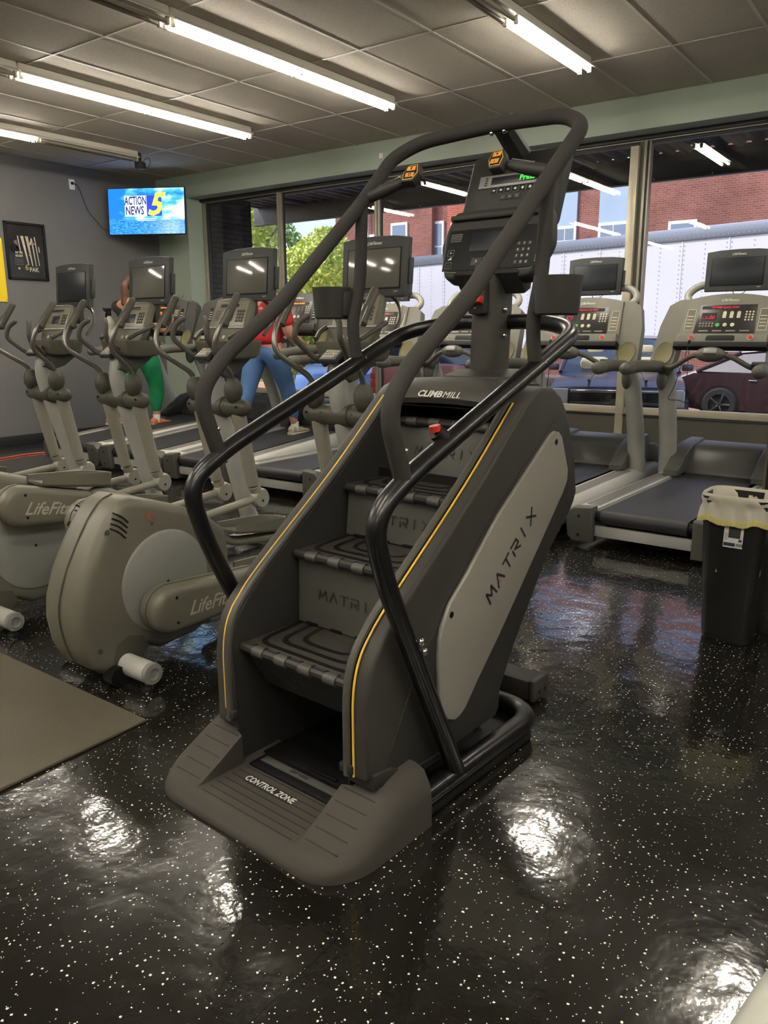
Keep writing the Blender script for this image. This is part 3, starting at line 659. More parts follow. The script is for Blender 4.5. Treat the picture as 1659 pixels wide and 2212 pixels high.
def elliptical(x, rz, label, ph, scr, tv=True, bottle=False):
    t = empty('elliptical_trainer', (x, 1.9, 0), rz, label, 'exercise machine', 'elliptical trainers in a row')
    B().prism(fillet([V((0, *p)) for p in bodyprof], .03, 2) and bodyprof, -.135, .135, 'x', .045, 4).make('drive_housing', M_olive, t, smooth=50)
    pk = [p for p in bodyprof]
    ring = [(0, y, z) for y, z in [bodyprof[i] for i in range(0, 10)]]
    B().tube(smoothpath([V(p)+V((0, -.002, 0)) for p in ring], 4), .0035, 6).make('housing_seam', M_olive2, t)
    for s in (-1, 1):
        b = B()
        b.lathe([(.001, s*.146), (.218, s*.146), (.228, s*.141), (.231, s*.131)], (0, .235, .385), 'x', 48).make('flywheel_disc', M_disc, t, label='lighter gray round disc')
        for (y, z) in ((.215, .375), ): B().cyl((s*.147, y+.02, z+.01), (s*.1485, y+.02, z+.01), .007, seg=10).make('screw_hole', M_void, t)
        for (y, z) in ((-.04, .66), (-.12, .17), (.45, .61), (.18, .655)): B().cyl((s*.1335, y, z), (s*.1365, y, z), .012 if y < 0 else .008, seg=12).make('screw_hole', M_olive2, t)
        for k in range(4):
            p = smoothpath([(s*.131, -.005-k*.006, .735-k*.021), (s*.1365, .03-k*.006, .715-k*.021), (s*.1365, .062-k*.006, .683-k*.021)], 4)
            B().tube(p, .0036, 6).make('vent_slot', M_void, t)
        b = B().prism([(-.06, .10), (-.04, .17), (.02, .195), (.09, .175), (.12, .12), (.07, .07), (-.03, .06)], s*.1355, s*.138, 'x', .001); b.make('wheel_arch_recess', M_olive2, t)
        # crank cover
        up = ph*s
        if up > 0: c0, c1, pv = (.12, .625), (.46, .57), (.42, .69)
        else: c0, c1, pv = (.15, .30), (.64, .285), (.80, .335)
        r0, r1 = (.104, .082) if up <= 0 else (.104, .08)
        B().prism(capsule(*c0, *c1, r0, r1), s*.165, s*.295, 'x', .035, 4).make('crank_cover', M_olive, t, smooth=50)
        B().prism(capsule(*c0, *c1, r0+.003, r1+.003), s*.228, s*.2305, 'x').make('cover_seam', M_olive2, t, smooth=0)
        if s > 0:
            d = V((0, c1[0]-c0[0], c1[1]-c0[1])).normalized()
            logo(t, (.2962, (c0[0]+c1[0])/2+.0, (c0[1]+c1[1])/2-.01), d, (0, -d.z, d.y), .088, M_fade)
        else:
            d = V((0, c1[0]-c0[0], c1[1]-c0[1])).normalized()
            logo(t, (-.2962, (c0[0]+c1[0])/2+.0, (c0[1]+c1[1])/2-.01), -d, (0, -d.z, d.y), .088, M_fade)
        for q in (-.06, .065): B().cyl((s*.293, c0[0]+.01, c0[1]+q*.9), (s*.2965, c0[0]+.01, c0[1]+q*.9), .007, seg=10).make('screw_hole', M_void, t)
        # pedal arm and footpad
        py, pz = (.32, .65) if up > 0 else (.72, .27)
        if s < 0: py, pz = (.98, .36)
        B().tube(fillet([(s*.225, c1[0], c1[1]-.01), (s*.225, max(py-.02, c1[0]+.1), pz-.01), (s*.185, 1.22, .33), (s*.18, 1.74, .375)], .05), .026, 14).make('pedal_tube', M_taupe, t)
        fx_ = s*.20
        o = [(-.075, -.19), (-.085, 0), (-.075, .17), (-.03, .235), (.03, .235), (.075, .17), (.085, 0), (.075, -.19)]
        o = [(p.x, p.y) for p in fillet([V((a, c, 0)) for a, c in o], .04, 3)]
        e = empty('footpad', (fx_+0, py+.10, pz+.04)); e.parent = t; e.rotation_euler = (R(-9), 0, 0)
        B().prism(o, -.012, .008, 'z', .006).make('footpad_base', M_olive2, e)
        hh = lambda yy: .030+.030*max(0, min(1, (yy+.22)/.35))
        b = B(); rg = []
        for (a, c) in o: rg.append([V((a, c, .0)), V((a*.93, c*.96, .0)), V((a*.95, c*.97, hh(c))), V((a*1.02, c*1.01, hh(c)+.002))])
        b.loft([list(q) for q in rg], closed=True, caps=False); b.make('footpad_rim', M_olive, e)
        # rocker arm, pivot cover, yoke
        B().cyl((s*.18, 1.63, .97), (s*.18, 1.735, .47), .047, .040, 20).make('rocker_arm', M_taupe, t)
        yk = B().lathe([(.001, -.035), (.058, -.035), (.068, -.02), (.070, 0), (.068, .02), (.058, .035), (.001, .035)], (s*.18, 1.785, .375), 'x', 22, 1, 1); yk.make('yoke', M_yoke, t)
        B().cyl((s*.18, 1.738, .465), (s*.18, 1.765, .415), .043, .036, 18).make('yoke_neck', M_yoke, t)
        B().cyl((s*.18-.0374, 1.785, .36), (s*.18+.0374, 1.785, .36), .008, seg=10).make('yoke_pin', M_void, t)
        b = B(); b.tube([(s*.06, 1.63, .985), (s*.12, 1.63, .985), (s*.20, 1.63, .985), (s*.235, 1.63, .985)], [.058, .060, .058, .052], 22, dome=True); b.make('pivot_cover', M_olive2, t)
        for q in (.115, .225): B().cyl((s*q, 1.572, .995), (s*q, 1.576, .995), .009, seg=10).make('screw_hole', M_void, t)
        b = B(); b.lathe([(.002, -.075), (.034, -.055), (.055, -.01), (.056, .03), (.042, .07), (.026, .09), (.002, .095)], (s*.18, 1.60, 1.08), 'z', 20, 1, 1.1); b.make('arm_boot', M_olive2, t)
        arm = fillet([(s*.18, 1.60, 1.15), (s*.195, 1.57, 1.205), (s*.27, 1.375, 1.345), (s*.29, 1.40, 1.46), (s*.29, 1.49, 1.58)], [0, .04, .07, .06, 0], 7)
        B().tube(arm, .0165, 14).make('moving_arm', M_steel, t)
        B().tube([(s*.29, 1.455, 1.50), (s*.29, 1.505, 1.575), (s*.29, 1.565, 1.66)], [.0235, .0245, .0235], 16, dome=True).make('arm_grip', M_gripk, t)
        B().cyl((s*.29, 1.450, 1.492), (s*.29, 1.462, 1.51), .028, seg=16).make('grip_collar', M_gripk, t)
        # fixed horn handle
        hz = fillet([(s*.04, 1.62, 1.30), (s*.12, 1.55, 1.30), (s*.165, 1.42, 1.42), (s*.15, 1.44, 1.50), (s*.10, 1.47, 1.535)], [0, .04, .06, .05, 0], 6)
        B().tube(hz, .0165, 14, dome=True).make('horn_handle', M_gripk, t)
        # tray side grip arch
        B().tube(smoothpath([(s*.16, 1.60, 1.41), (s*.19, 1.68, 1.455), (s*.19, 1.80, 1.50)], 5), .014, 10).make('tray_arch', M_olive2, t)
    st_ = B().lathe([(.012, 0), (.018, 0), (.018, .0012), (.012, .0012), (.012, 0)], (0, 0, 0), 'x', 20).make('warning_sticker', mat('red_sticker', (190, 84, 66), .5), t); st_.location = (.1355, .17, .69)
    # stabilizers and post
    B().cyl((-.30, .0, .075), (.30, .0, .075), .046, seg=24).make('rear_stabilizer', M_deck, t)
    for s in (-1, 1):
        B().lathe([(.046, s*.295), (.048, s*.30), (.045, s*.318), (.025, s*.322), (.022, s*.315), (.001, s*.315)], (0, 0, .075), 'x', 24).make('end_cap', M_disc, t)
        B().cyl((s*.27, 0, .04), (s*.27, 0, .012), .010).make('leveling_stem', M_chrome, t); B().cyl((s*.27, 0, .0), (s*.27, 0, .012), .026, .02).make('leveling_foot', M_void, t)
    B().cyl((.11, -.06, .045), (.17, -.06, .045), .042, seg=24).make('transport_wheel', M_void, t)
    B().box((.0, -.02, .06), (.2, .10, .07), .02).make('stabilizer_bracket', M_tubeg, t)
    B().tube(fillet([(0, .55, .10), (0, 1.55, .07), (0, 1.93, .07)], .05), .045, 16).make('base_spine', M_tubeg, t)
    B().cyl((-.28, 2.0, .07), (.28, 2.0, .07), .040, seg=20).make('front_stabilizer', M_deck, t)
    for s in (-1, 1): B().cyl((s*.22, 2.0, .0), (s*.22, 2.0, .035), .022).make('leveling_foot', M_void, t)
    B().tube(smoothpath([(0, 1.93, .06), (0, 1.84, .25), (0, 1.74, .60), (0, 1.64, .96), (0, 1.60, 1.14), (0, 1.62, 1.27)], 5), [.062]*5+[.058]*21, 20).make('upright_post', M_tubeg, t)
    B().tube([(-.075, 1.635, .985), (.075, 1.635, .985)], .068, 24).make('pivot_collar', M_olive2, t)
    # console group
    B().prism([(1.57, 1.20), (1.60, 1.30), (1.84, 1.35), (1.90, 1.30), (1.76, 1.20), (1.64, 1.17)], -.075, .075, 'x', .02).make('console_neck', M_olive2, t)
    tray = B()
    o = [(p.x, p.y) for p in fillet([V((-.15, 1.59, 0)), V((-.205, 1.66, 0)), V((-.21, 1.84, 0)), V((-.10, 1.90, 0)), V((.10, 1.90, 0)), V((.21, 1.84, 0)), V((.205, 1.66, 0)), V((.15, 1.59, 0))], .04, 3)]
    tray.loft([[V((a*k, 1.74+(c-1.74)*k, z)) for a, c in o] for z, k in ((1.285, .80), (1.305, .92), (1.382, 1.0), (1.392, 1.02), (1.397, 1.02), (1.397, .96), (1.37, .93))]); tray.make('accessory_tray', M_olive, t, smooth=40)
    e = empty('display_console', (0, 1.70, 1.41)); e.parent = t; e.rotation_euler = (R(-24), 0, 0)
    cp = [(-.185, .08), (-.165, .0), (-.10, -.09), (.10, -.09), (.165, .0), (.185, .08), (.165, .27), (.10, .283), (-.10, .283), (-.165, .27)]
    B().prism([(p.x, p.y) for p in fillet([V((a, c, 0)) for a, c in cp], .03, 3)], .0, .05, 'y', .014, 3).make('console_shell', M_olive, e)
    B().prism([(-.155, .085), (.155, .085), (.150, .255), (-.150, .255)], -.004, .002, 'y', .002).make('console_face', mat('console_face_gray', (136, 131, 112), .28), e)
    B().box((0, -.001, .075), (.36, .02, .014), .005).make('console_ledge', M_deck, e)
    B().box((-.02, -.0045, .225), (.17, .003, .022), .001).make('message_display', M_scrn, e)
    B().box((-.015, -.0045, .15), (.10, .003, .065), .001).make('profile_display', M_scrn, e)
    for k in range(6): B().box((-.115, -.0045, .19-k*.013), (.045, .002, .003)).make('printed_line', M_olive2, e)
    for i in range(12): B().cyl((.075+(i % 3)*.024, -.004, .185-(i//3)*.022), (.075+(i % 3)*.024, -.008, .185-(i//3)*.022), .009, seg=10).make('round_key', M_olive2, e)
    for k, c in enumerate((M_key, M_key, M_green)): B().cyl((-.05+k*.05, -.001, .01-.0*k), (-.05+k*.05, -.005, .01), .013, seg=14).make('round_key', c, e)
    logo(e, (0, -.0045, .268), (1, 0, 0), (0, 0, 1), .016, M_disc)
    B().tube(smoothpath([(.15, 2.01-.1, 1.43), (.165, 1.98, 1.53), (.13, 1.99, 1.62), (.05, 1.97, 1.68)], 5), .012, 10).make('monitor_bracket', M_steel, t)
    B().box((0, 1.95, 1.60), (.09, .05, .16), .01).make('monitor_stalk', M_olive2, t)
    k = empty('keypad', (-.0, 1.545, 1.325)); k.parent = t; k.rotation_euler = (R(-55), 0, 0)
    B().box((0, .01, 0), (.125, .03, .10), .006).make('keypad_case', M_cons2, k); B().box((0, -.0055, 0), (.108, .003, .086), .002).make('keypad_face', M_disc, k)
    for i in range(15):
        B().cyl((-.038+(i % 5)*.019, -.007, .024-(i//5)*.023), (-.038+(i % 5)*.019, -.010, .024-(i//5)*.023), .0068, seg=10).make('round_key', M_red if i == 14 else M_key, k)
    monitor(t, .46, .335, 1.90, 1.645, -5, M_cons2, scr, x=.035)
    return t
E1 = elliptical(-2.875, R(-.7), 'elliptical nearest the stair climber, its monitor seen between the climber rails', -1, M_scrn2)
E2 = elliptical(-3.92, R(-1.4), 'elliptical second from the stair climber, glare streaks on its glossy monitor', 1, M_scrn2)
E3 = elliptical(-4.92, R(-1.5), 'elliptical with a white spray bottle standing in its tray', -1, M_scrn2)
E4 = elliptical(-5.86, R(-1.5), 'leftmost elliptical, below the framed black and white poster', 1, M_scrn)
# spray bottle in the tray
sb = empty('spray_bottle', (-5.06, 3.60, 1.398), 0, 'white spray bottle with black trigger in an elliptical tray', 'bottle')
B().lathe([(.001, 0), (.036, 0), (.038, .01), (.038, .06), (.030, .075), (.030, .095), (.034, .11), (.032, .135), (.014, .165), (.014, .175), (.001, .175)], ax='z').make('bottle_body', mat('white_bottle_plastic', (205, 200, 185), .4), sb)
b = B(); b.cyl((0, 0, .17), (0, 0, .20), .016); b.box((-.012, 0, .215), (.07, .022, .026), .006); b.box((-.05, 0, .222), (.022, .016, .018), .004); b.box((-.03, 0, .185), (.010, .014, .05), .004, rot=(0, R(25), 0)); b.make('spray_trigger', M_void, sb)
# ================================================================= TREADMILLS
def treadmill(xc, style, label, tv=True, led='SELECT WORKOUT OR PRESS', rz=0, inc=0):
    light = style == 'light'
    MC = M_cons if light else mat('console_black_plastic', (62, 61, 58), .5)
    MC2 = M_cons2; LED = M_ledr if light else M_ledo
    MP = M_tubeg; MH = M_hood if light else mat('hood_black_plastic', (50, 50, 50), .35)
    t = empty('treadmill', (xc, 5.02, 0), R(rz), label, 'exercise machine', 'treadmills facing the windows')
    # deck
    for s in (-1, 1):
        b = B(); pr_ = capsule(0, 0, 0, 0, .01, .01)
        sec = [(s*.33, .265), (s*.47, .265), (s*.505, .235), (s*.512, .18), (s*.505, .12), (s*.47, .085), (s*.33, .08)]
        b.prism(sec, 5.10, 7.35, 'y', .004); b.make('side_rail', M_deck if light else M_deck, t, smooth=40)
        B().prism([(p.x, p.y) for p in fillet([V((s*.35, 5.20, 0)), V((s*.46, 5.20, 0)), V((s*.46, 6.72, 0)), V((s*.35, 6.72, 0))], .045, 5)], .262, .268, 'z', .0015).make('foot_strip', M_pad, t)
        # grip dimples
        me = MATS.setdefault('_dm%d' % s, None)
        if me is None:
            b = B()
            for i in range(56):
                for j in range(3):
                    cx, cy = s*(.375+j*.030), 5.24+i*.0262+(j % 2)*.013
                    b.add([(cx-.008, cy-.005, .2682), (cx+.008, cy-.005, .2682), (cx+.008, cy+.005, .2682), (cx-.008, cy+.005, .2682), (cx, cy, .2712)], [(0, 1, 4), (1, 2, 4), (2, 3, 4), (3, 0, 4)])
            o = b.make('foot_strip_dimples', mat('dimple_gray', (84, 80, 76), .5), t, smooth=0, kind='stuff'); MATS['_dm%d' % s] = o.data
        else:
            o = bpy.data.objects.new('foot_strip_dimples', me); COL.objects.link(o); o.parent = t; o['kind'] = 'stuff'
        c = B().prism([(s*.33, .285), (s*.47, .275), (s*.512, .23), (s*.517, .15), (s*.505, .07), (s*.47, .035), (s*.33, .035)], 5.02, 5.12, 'y', .012, 3).make('rear_end_cap', M_rim, t)
        for z in (.215, .085): B().cyl((s*.425, 5.0195, z), (s*.425, 5.0165, z), .009, seg=12).make('screw_hole', M_void, t)
        B().cyl((s*.292, 5.10, .215), (s*.33, 5.10, .215), .035, seg=16).make('roller_bracket', M_void, t)
        # uprights
        B().tube([(s*.445, 6.88, .24), (s*.44, 6.80, .60), (s*.43, 6.66, 1.02), (s*.42, 6.60, 1.15)], [.076, .075, .073, .06], 20, sq=.95).make('upright_post', MP, t)
        B().tube([(s*.445, 6.875, .255), (s*.4435, 6.86, .34)], .0775, 20, sq=.98).make('post_sleeve', M_tubeg if light else M_rim, t)
        # wrap-around foot of the motor cover
        b = B(); b.prism([(6.62, .272), (6.62, .315), (6.72, .365), (6.82, .43), (6.98, .50), (7.30, .52), (7.36, .44), (7.36, .27)], s*.28, s*.40, 'x', .012, 3); b.make('motor_cover_foot', MH, t)
        # cup holder wings
        wa = [(s*.475, 6.42), (s*.335, 6.42)]
        # wing slab: loft from lower front to upper rear
        def ringw(y, z, xa, xb, th, ny, nz):
            return [V((s*xa, y, z)), V((s*xb, y, z)), V((s*xb, y+ny*th, z+nz*th)), V((s*xa, y+ny*th, z+nz*th))]
        rg = [ringw(6.50, 1.10, .395, .425, .03, .9, -.3), ringw(6.46, 1.155, .35, .495, .07, .9, -.35), ringw(6.475, 1.22, .335, .52, .10, .9, -.4), ringw(6.60, 1.48, .31, .50, .09, .9, -.4), ringw(6.68, 1.64, .30, .46, .08, .9, -.4), ringw(6.71, 1.685, .30, .385, .07, .9, -.4)]
        b = B().loft(rg); b.make('console_wing', MC, t, smooth=50)
        d = V((0, .12, .26)).normalized(); nn = V((0, -d.z, d.y))
        ce_ = V((s*.422, 6.497, 1.27))
        b = B(); vs = []
        rim = [[], [], [], []]
        for k in range(28):
            a = 2*pi*k/28; u = V((1, 0, 0))*cos(a)*.066+d*sin(a)*.092
            rim[0].append(ce_+u*1.10+nn*.002); rim[1].append(ce_+u*1.04+nn*.009); rim[2].append(ce_+u+nn*.008); rim[3].append(ce_+u*.88-nn*.0005+nn*.003)
        b.loft(rim[:3], caps=False); b.make('cup_rim', MC if light else M_rim, t)
        B().loft([rim[2], rim[3], [ce_+(p-ce_)*.05+nn*.001 for p in rim[3]]], caps=False).make('cup_recess', M_gold, t)
        # side arm with rounded grip
        B().tube(fillet([(s*.42, 6.60, 1.12), (s*.43, 6.46, 1.165), (s*.45, 6.10, 1.185), (s*.455, 5.82, 1.178)], .06), .046, 18).make('side_arm', M_gripk if light else M_rim, t)
        B().tube([(s*.455, 5.86, 1.178), (s*.4555, 5.79, 1.176)], [.0495, .048], 18, dome=True).make('arm_end_cap', M_rim, t)
        b = B(); b.ball((s*.43, 6.52, 1.06), .07, (.55, .9, 1.25)); b.make('arm_elbow', M_rim, t)
        if light or tv:
            B().tube(fillet([(s*.30, 6.75, 1.62), (s*.385, 6.83, 1.72), (s*.30, 6.86, 1.80), (0, 6.87, 1.80)], [0, .10, .10, 0], 8), .030, 16).make('monitor_arch', M_tubeg, t)
    B().box((0, 5.95, .236), (.655, 1.75, .012), .004).make('belt_bed', M_void, t)
    # belt loop
    rb = .048; zc = .2135
    pts = [(6.95, zc+rb-.002)]+[(5.10-rb*sin(a), zc+rb*cos(a)) for a in [pi*k/12 for k in range(13)]]+[(6.95, zc-rb)]
    b = B(); n_ = len(pts); vs = [V((-.288, y, z)) for y, z in pts]+[V((.288, y, z)) for y, z in pts]
    b.add(vs, [(i, i+1, i+1+n_, i+n_) for i in range(n_-1)]); b.make('running_belt', M_belt, t, smooth=60)
    B().cyl((-.293, 5.10, zc), (.293, 5.10, zc), rb-.004, seg=20).make('rear_roller', M_void, t)
    B().box((0, 5.085, .115), (.66, .03, .075), .004).make('rear_crossbar', M_deck, t)
    B().box((0, 6.2, .13), (.64, 1.9, .06), .01).make('under_frame', M_void, t)
    # motor cover
    B().prism([(6.86, .268), (6.87, .30), (6.99, .44), (7.05, .485), (7.30, .50), (7.36, .42), (7.36, .14), (6.92, .14)], -.30, .30, 'x', .01, 3).make('motor_cover', MH, t)
    if True: B().box((0, 7.35, .28), (.96, .08, .30), .03).make('front_housing', MH, t)
    # centre console panel; frame leaning
    e = empty('display_console', (0, 6.50, 1.33)); e.parent = t; e.rotation_euler = (R(-27), 0, 0)
    arc = [(-.31+.62*k/12, .40+.045*(1-((k-6)/6)**2)) for k in range(13)]
    B().prism([(-.335, .005), (-.33, .10)]+arc+[(.33, .10), (.335, .005)], .0, .05, 'y', .008, 2).make('console_panel', MC, e)
    B().prism([(-.34, -.03), (-.345, .015), (.345, .015), (.34, -.03)], -.05, .03, 'y', .008).make('lower_ledge', M_void, e)
    B().prism([(-.335, .0), (-.33, .085), (.33, .085), (.335, .0)], -.045, .002, 'y', .010, 3).make('reading_shelf', MC, e)
    B().prism([(p.x, p.y) for p in fillet([V((-.105, .022, 0)), V((-.105, .066, 0)), V((.105, .066, 0)), V((.105, .022, 0))], .021, 5)], -.0465, -.044, 'y', .0005).make('shelf_slot', M_void, e)
    for s in (-1, 1):
        if light: B().cyl((s*.215, -.044, .047), (s*.215, -.05, .047), .022, seg=18).make('button_ring', M_key, e); B().cyl((s*.215, -.05, .047), (s*.215, -.056, .047), .016, seg=18).make('stop_button', M_red, e, label='round red stop button')
        elif s < 0: B().cyl((s*.255, -.044, .047), (s*.255, -.05, .047), .030, seg=18).make('button_ring', M_key, e); B().cyl((s*.255, -.05, .047), (s*.255, -.056, .047), .022, seg=18).make('stop_button', M_dorng, e, label='round orange stop button')
        b = B(); b.prism([(p.x, p.y) for p in fillet([V((s*.235, .13, 0)), V((s*.235, .31, 0)), V((s*.30, .31, 0)), V((s*.30, .13, 0))], .01, 3)], -.0015, .001, 'y'); b.make('info_border', M_key if light else M_rim, e, smooth=0)
        b = B(); b.box((s*.2675, -.0012, .22), (.058, .002, .172)); b.make('info_panel', M_olive if light else M_void, e, smooth=0)
        for k in range(4): B().box((s*.2675, -.0028, .165+k*.028), (.045, .001, .007)).make('printed_line', M_key, e, smooth=0)
    B().prism([(-.225, .105), (-.205, .345), (.205, .345), (.225, .105)], -.003, .001, 'y', .001).make('key_overlay', M_disp, e)
    B().box((-.015, -.0038, .322), (.36, .002, .026)).make('led_window', M_scrn, e, smooth=0)
    text(led, .022, 'led_message', LED, e, (-.02, -.0055, .321), sx=.86)
    B().box((-.13, -.0038, .245), (.11, .002, .062)).make('profile_display', M_scrn, e, smooth=0)
    if led != 'OR PRESS QUICK START':
        hp_ = [V((-.13+.0016*(16*sin(a)**3), -.0056, .247+.0016*(13*cos(a)-5*cos(2*a)-2*cos(3*a)-cos(4*a)))) for a in [2*pi*k/24 for k in range(25)]]
        B().tube(hp_, .0022, 5).make('led_heart', LED, e)
    else:
        for k, h in enumerate((.012, .008, .024, .010, .018, .034, .026, .03)): B().box((-.172+k*.0118, -.0055, .222+h/2), (.004, .001, h)).make('led_bar', M_ledr, e, smooth=0)
    for k in range(3):
        B().prism([(p.x, p.y) for p in fillet([V((-.03+k*.052, .232, 0)), V((-.03+k*.052, .288, 0)), V((-.004+k*.052, .288, 0)), V((-.004+k*.052, .232, 0))], .0125, 4)], -.006, -.002, 'y').make('rocker_key', M_key if light else M_rim, e)
        B().cyl((-.055+k*.055, -.002, .175), (-.055+k*.055, -.0065, .175), .0155, seg=16).make('round_key', (M_green, M_key, M_key)[k], e)
    for i in range(12): B().cyl((.140+(i % 3)*.024, -.002, .282-(i//3)*.022), (.140+(i % 3)*.024, -.005, .282-(i//3)*.022), .0075, seg=8).make('number_key', M_key, e)
    for i in range(10): B().cyl((-.185+(i % 5)*.023, -.002, .188-(i//5)*.022), (-.185+(i % 5)*.023, -.004, .188-(i//5)*.022), .007, seg=8).make('program_key', M_disc, e)
    for k in range(4): B().box((-.15+k*.10, -.0038, .125), (.07, .001, .010)).make('printed_line', M_disc, e, smooth=0)
    logo(e, (0, -.0015, .385), (1, 0, 0), (0, 0, 1), .032)
    # curved heart-rate bar with oval sensor
    bar_ = fillet([(-.42, 6.47, 1.165), (-.30, 6.34, 1.16), (-.13, 6.27, 1.27), (.13, 6.27, 1.27), (.30, 6.34, 1.16), (.42, 6.47, 1.165)], [0, .08, .07, .07, .08, 0], 6)
    B().tube(bar_, .0195, 14).make('pulse_bar', M_gripk, t)
    B().ball((0, 6.262, 1.272), .112, (1, .5, .5), 24, Matrix.Rotation(R(-20), 4, 'X')).make('sensor_pod', M_rim, t)
    B().box((.012, 6.214, 1.295), (.095, .03, .045), .008, rot=(R(-35), 0, 0)).make('sensor_dish', M_disc, t)
    if light:
        k = B().box((.335, 6.29, 1.20), (.10, .09, .025), .006, rot=(R(-20), 0, R(20))).make('remote_pad', M_cons2, t)
    if tv: monitor(t, .47, .315, 6.80, 1.745, -6, M_cons2, M_scrn)
    B().tube(smoothpath([(-.04, 6.84, 1.755), (-.01, 6.83, 1.72), (.04, 6.83, 1.725), (.07, 6.84, 1.755)], 4), .003, 6).make('monitor_cable', M_cord, t)
    for c in [o for o in bpy.data.objects if o.parent == t]: c.location.y -= 5.02
    t.rotation_euler.x = R(inc)
    return t
T1 = treadmill(-1.585, 'light', 'gray treadmill nearest the trash can, red bar-graph on its display', led='OR PRESS QUICK START', rz=-1.8)
T2 = treadmill(-2.68, 'light', 'gray treadmill second from the right, red heart on its display, before a parked pickup')
T3 = treadmill(-3.77, 'light', 'gray treadmill directly behind the stair climber')
T4 = treadmill(-4.85, 'light', 'gray treadmill behind the elliptical nearest the stair climber')
T5 = treadmill(-5.85, 'dark', 'black-console treadmill with the man in a red shirt walking on it', tv=False, inc=4.5)
T6 = treadmill(-6.90, 'dark', 'black-console treadmill with orange heart display, between the two walkers', tv=False, inc=4.5)
T7 = treadmill(-7.95, 'dark', 'black-console treadmill by the left wall used by the walker in green leggings', tv=False, inc=4.5)
# safety cords hanging from the shelf
def cord(x, pts, label):
    t = empty('safety_cord', pts[0], 0, label, 'cord'); o = V(pts[0])
    B().tube(smoothpath([V(p)-o for p in pts], 6), .0028, 6).make('cord', M_cord, t)
    B().box((0, 0, -.0), (.018, .014, .03), .004).make('magnet_clip', M_cord, t)
cord(0, [(-1.75, 6.43, 1.36), (-1.76, 6.40, 1.27), (-1.78, 6.37, 1.18), (-1.81, 6.33, 1.02), (-1.84, 6.31, .93), (-1.76, 6.31, .92), (-1.70, 6.33, .90), (-1.68, 6.33, .925), (-1.72, 6.34, .95), (-1.73, 6.37, 1.12), (-1.745, 6.42, 1.30)], 'black looped safety cord hanging under the rightmost treadmill console')
cord(0, [(-2.90, 6.43, 1.36), (-2.93, 6.38, 1.20), (-2.935, 6.36, .95), (-2.91, 6.36, .88), (-2.89, 6.37, .95), (-2.885, 6.42, 1.30)], 'thin black safety cord hanging behind the stair climber rail')
cord(0, [(-4.0, 6.43, 1.36), (-4.02, 6.36, 1.15), (-4.05, 6.34, .98), (-4.02, 6.34, .94), (-3.99, 6.36, 1.1), (-3.985, 6.42, 1.30)], 'thin black safety cord hanging left of the stair climber column')
# ================================================================= WALL THINGS, FLOOR THINGS
def image_plane_mat(name, build):
    m = bpy.data.materials.new(name); m.use_nodes = True; n, b = nodes(m); build(n, b); return m
def tvbuild(n, b):
    tc = N(n, 'ShaderNodeTexCoord'); sx = N(n, 'ShaderNodeSeparateXYZ'); n.links.new(tc.outputs['Object'], sx.inputs[0])
    nz = N(n, 'ShaderNodeTexNoise'); nz.inputs['Scale'].default_value = 3.2; nz.inputs['Detail'].default_value = 6
    mp = N(n, 'ShaderNodeMapping'); mp.inputs['Scale'].default_value = (1, 1, 2.2); n.links.new(tc.outputs['Object'], mp.inputs[0]); n.links.new(mp.outputs[0], nz.inputs['Vector'])
    # clouds stronger towards the right
    mr = N(n, 'ShaderNodeMapRange'); mr.inputs[1].default_value = -.5; mr.inputs[2].default_value = .55; mr.inputs[3].default_value = -.14; mr.inputs[4].default_value = .12; n.links.new(sx.outputs[0], mr.inputs[0])
    ad = N(n, 'ShaderNodeMath', operation='ADD'); n.links.new(nz.outputs[0], ad.inputs[0]); n.links.new(mr.outputs[0], ad.inputs[1])
    cr = N(n, 'ShaderNodeValToRGB'); e = cr.color_ramp.elements; e[0].position = .42; e[0].color = (.012, .17, .72, 1); e[1].position = .66; e[1].color = (.75, .95, 1, 1)
    k = e.new(.54); k.color = (.08, .45, .92, 1); n.links.new(ad.outputs[0], cr.inputs[0])
    n2 = N(n, 'ShaderNodeTexNoise'); n2.inputs['Scale'].default_value = 22; n2.inputs['Detail'].default_value = 5; n.links.new(mp.outputs[0], n2.inputs['Vector'])
    c2 = N(n, 'ShaderNodeValToRGB'); e = c2.color_ramp.elements; e[0].position = .4; e[0].color = (.006, .14, .58, 1); e[1].position = .75; e[1].color = (.08, .42, .85, 1); n.links.new(n2.outputs[0], c2.inputs[0])
    m2 = N(n, 'ShaderNodeMapRange'); m2.inputs[1].default_value = -.13; m2.inputs[2].default_value = -.08; m2.inputs[3].default_value = 1; m2.inputs[4].default_value = 0; n.links.new(sx.outputs[2], m2.inputs[0])
    mx = N(n, 'ShaderNodeMixRGB'); n.links.new(m2.outputs[0], mx.inputs[0]); n.links.new(cr.outputs[0], mx.inputs[1]); n.links.new(c2.outputs[0], mx.inputs[2])
    n.links.new(mx.outputs[0], b.inputs['Emission Color']); b.inputs['Emission Strength'].default_value = .8; b.inputs['Base Color'].default_value = (0, 0, 0, 1); b.inputs['Roughness'].default_value = .2
M_tvs = image_plane_mat('news_broadcast_screen', tvbuild)
def emis(nm, rgb, es=.75): return mat(nm, rgb, .5, emit=rgb, es=es)
tvp = V((-9.47, 7.475, 3.085)); a_, b_p = V((-9.95, 7.20, 0)), V((-8.99, 7.75, 0)); tr_ = (b_p-a_); tw = tr_.length
tv = empty('television', tvp, math.atan2(tr_.y, tr_.x), 'wall-mounted flat television showing a blue news title', 'television')
tv.rotation_euler.x = R(-4)
B().box((0, .02, 0), (tw, .035, .625), .005).make('television_case', M_void, tv)
B().box((0, .0, 0), (tw-.02, .004, .605)).make('screen', M_tvs, tv, smooth=0)
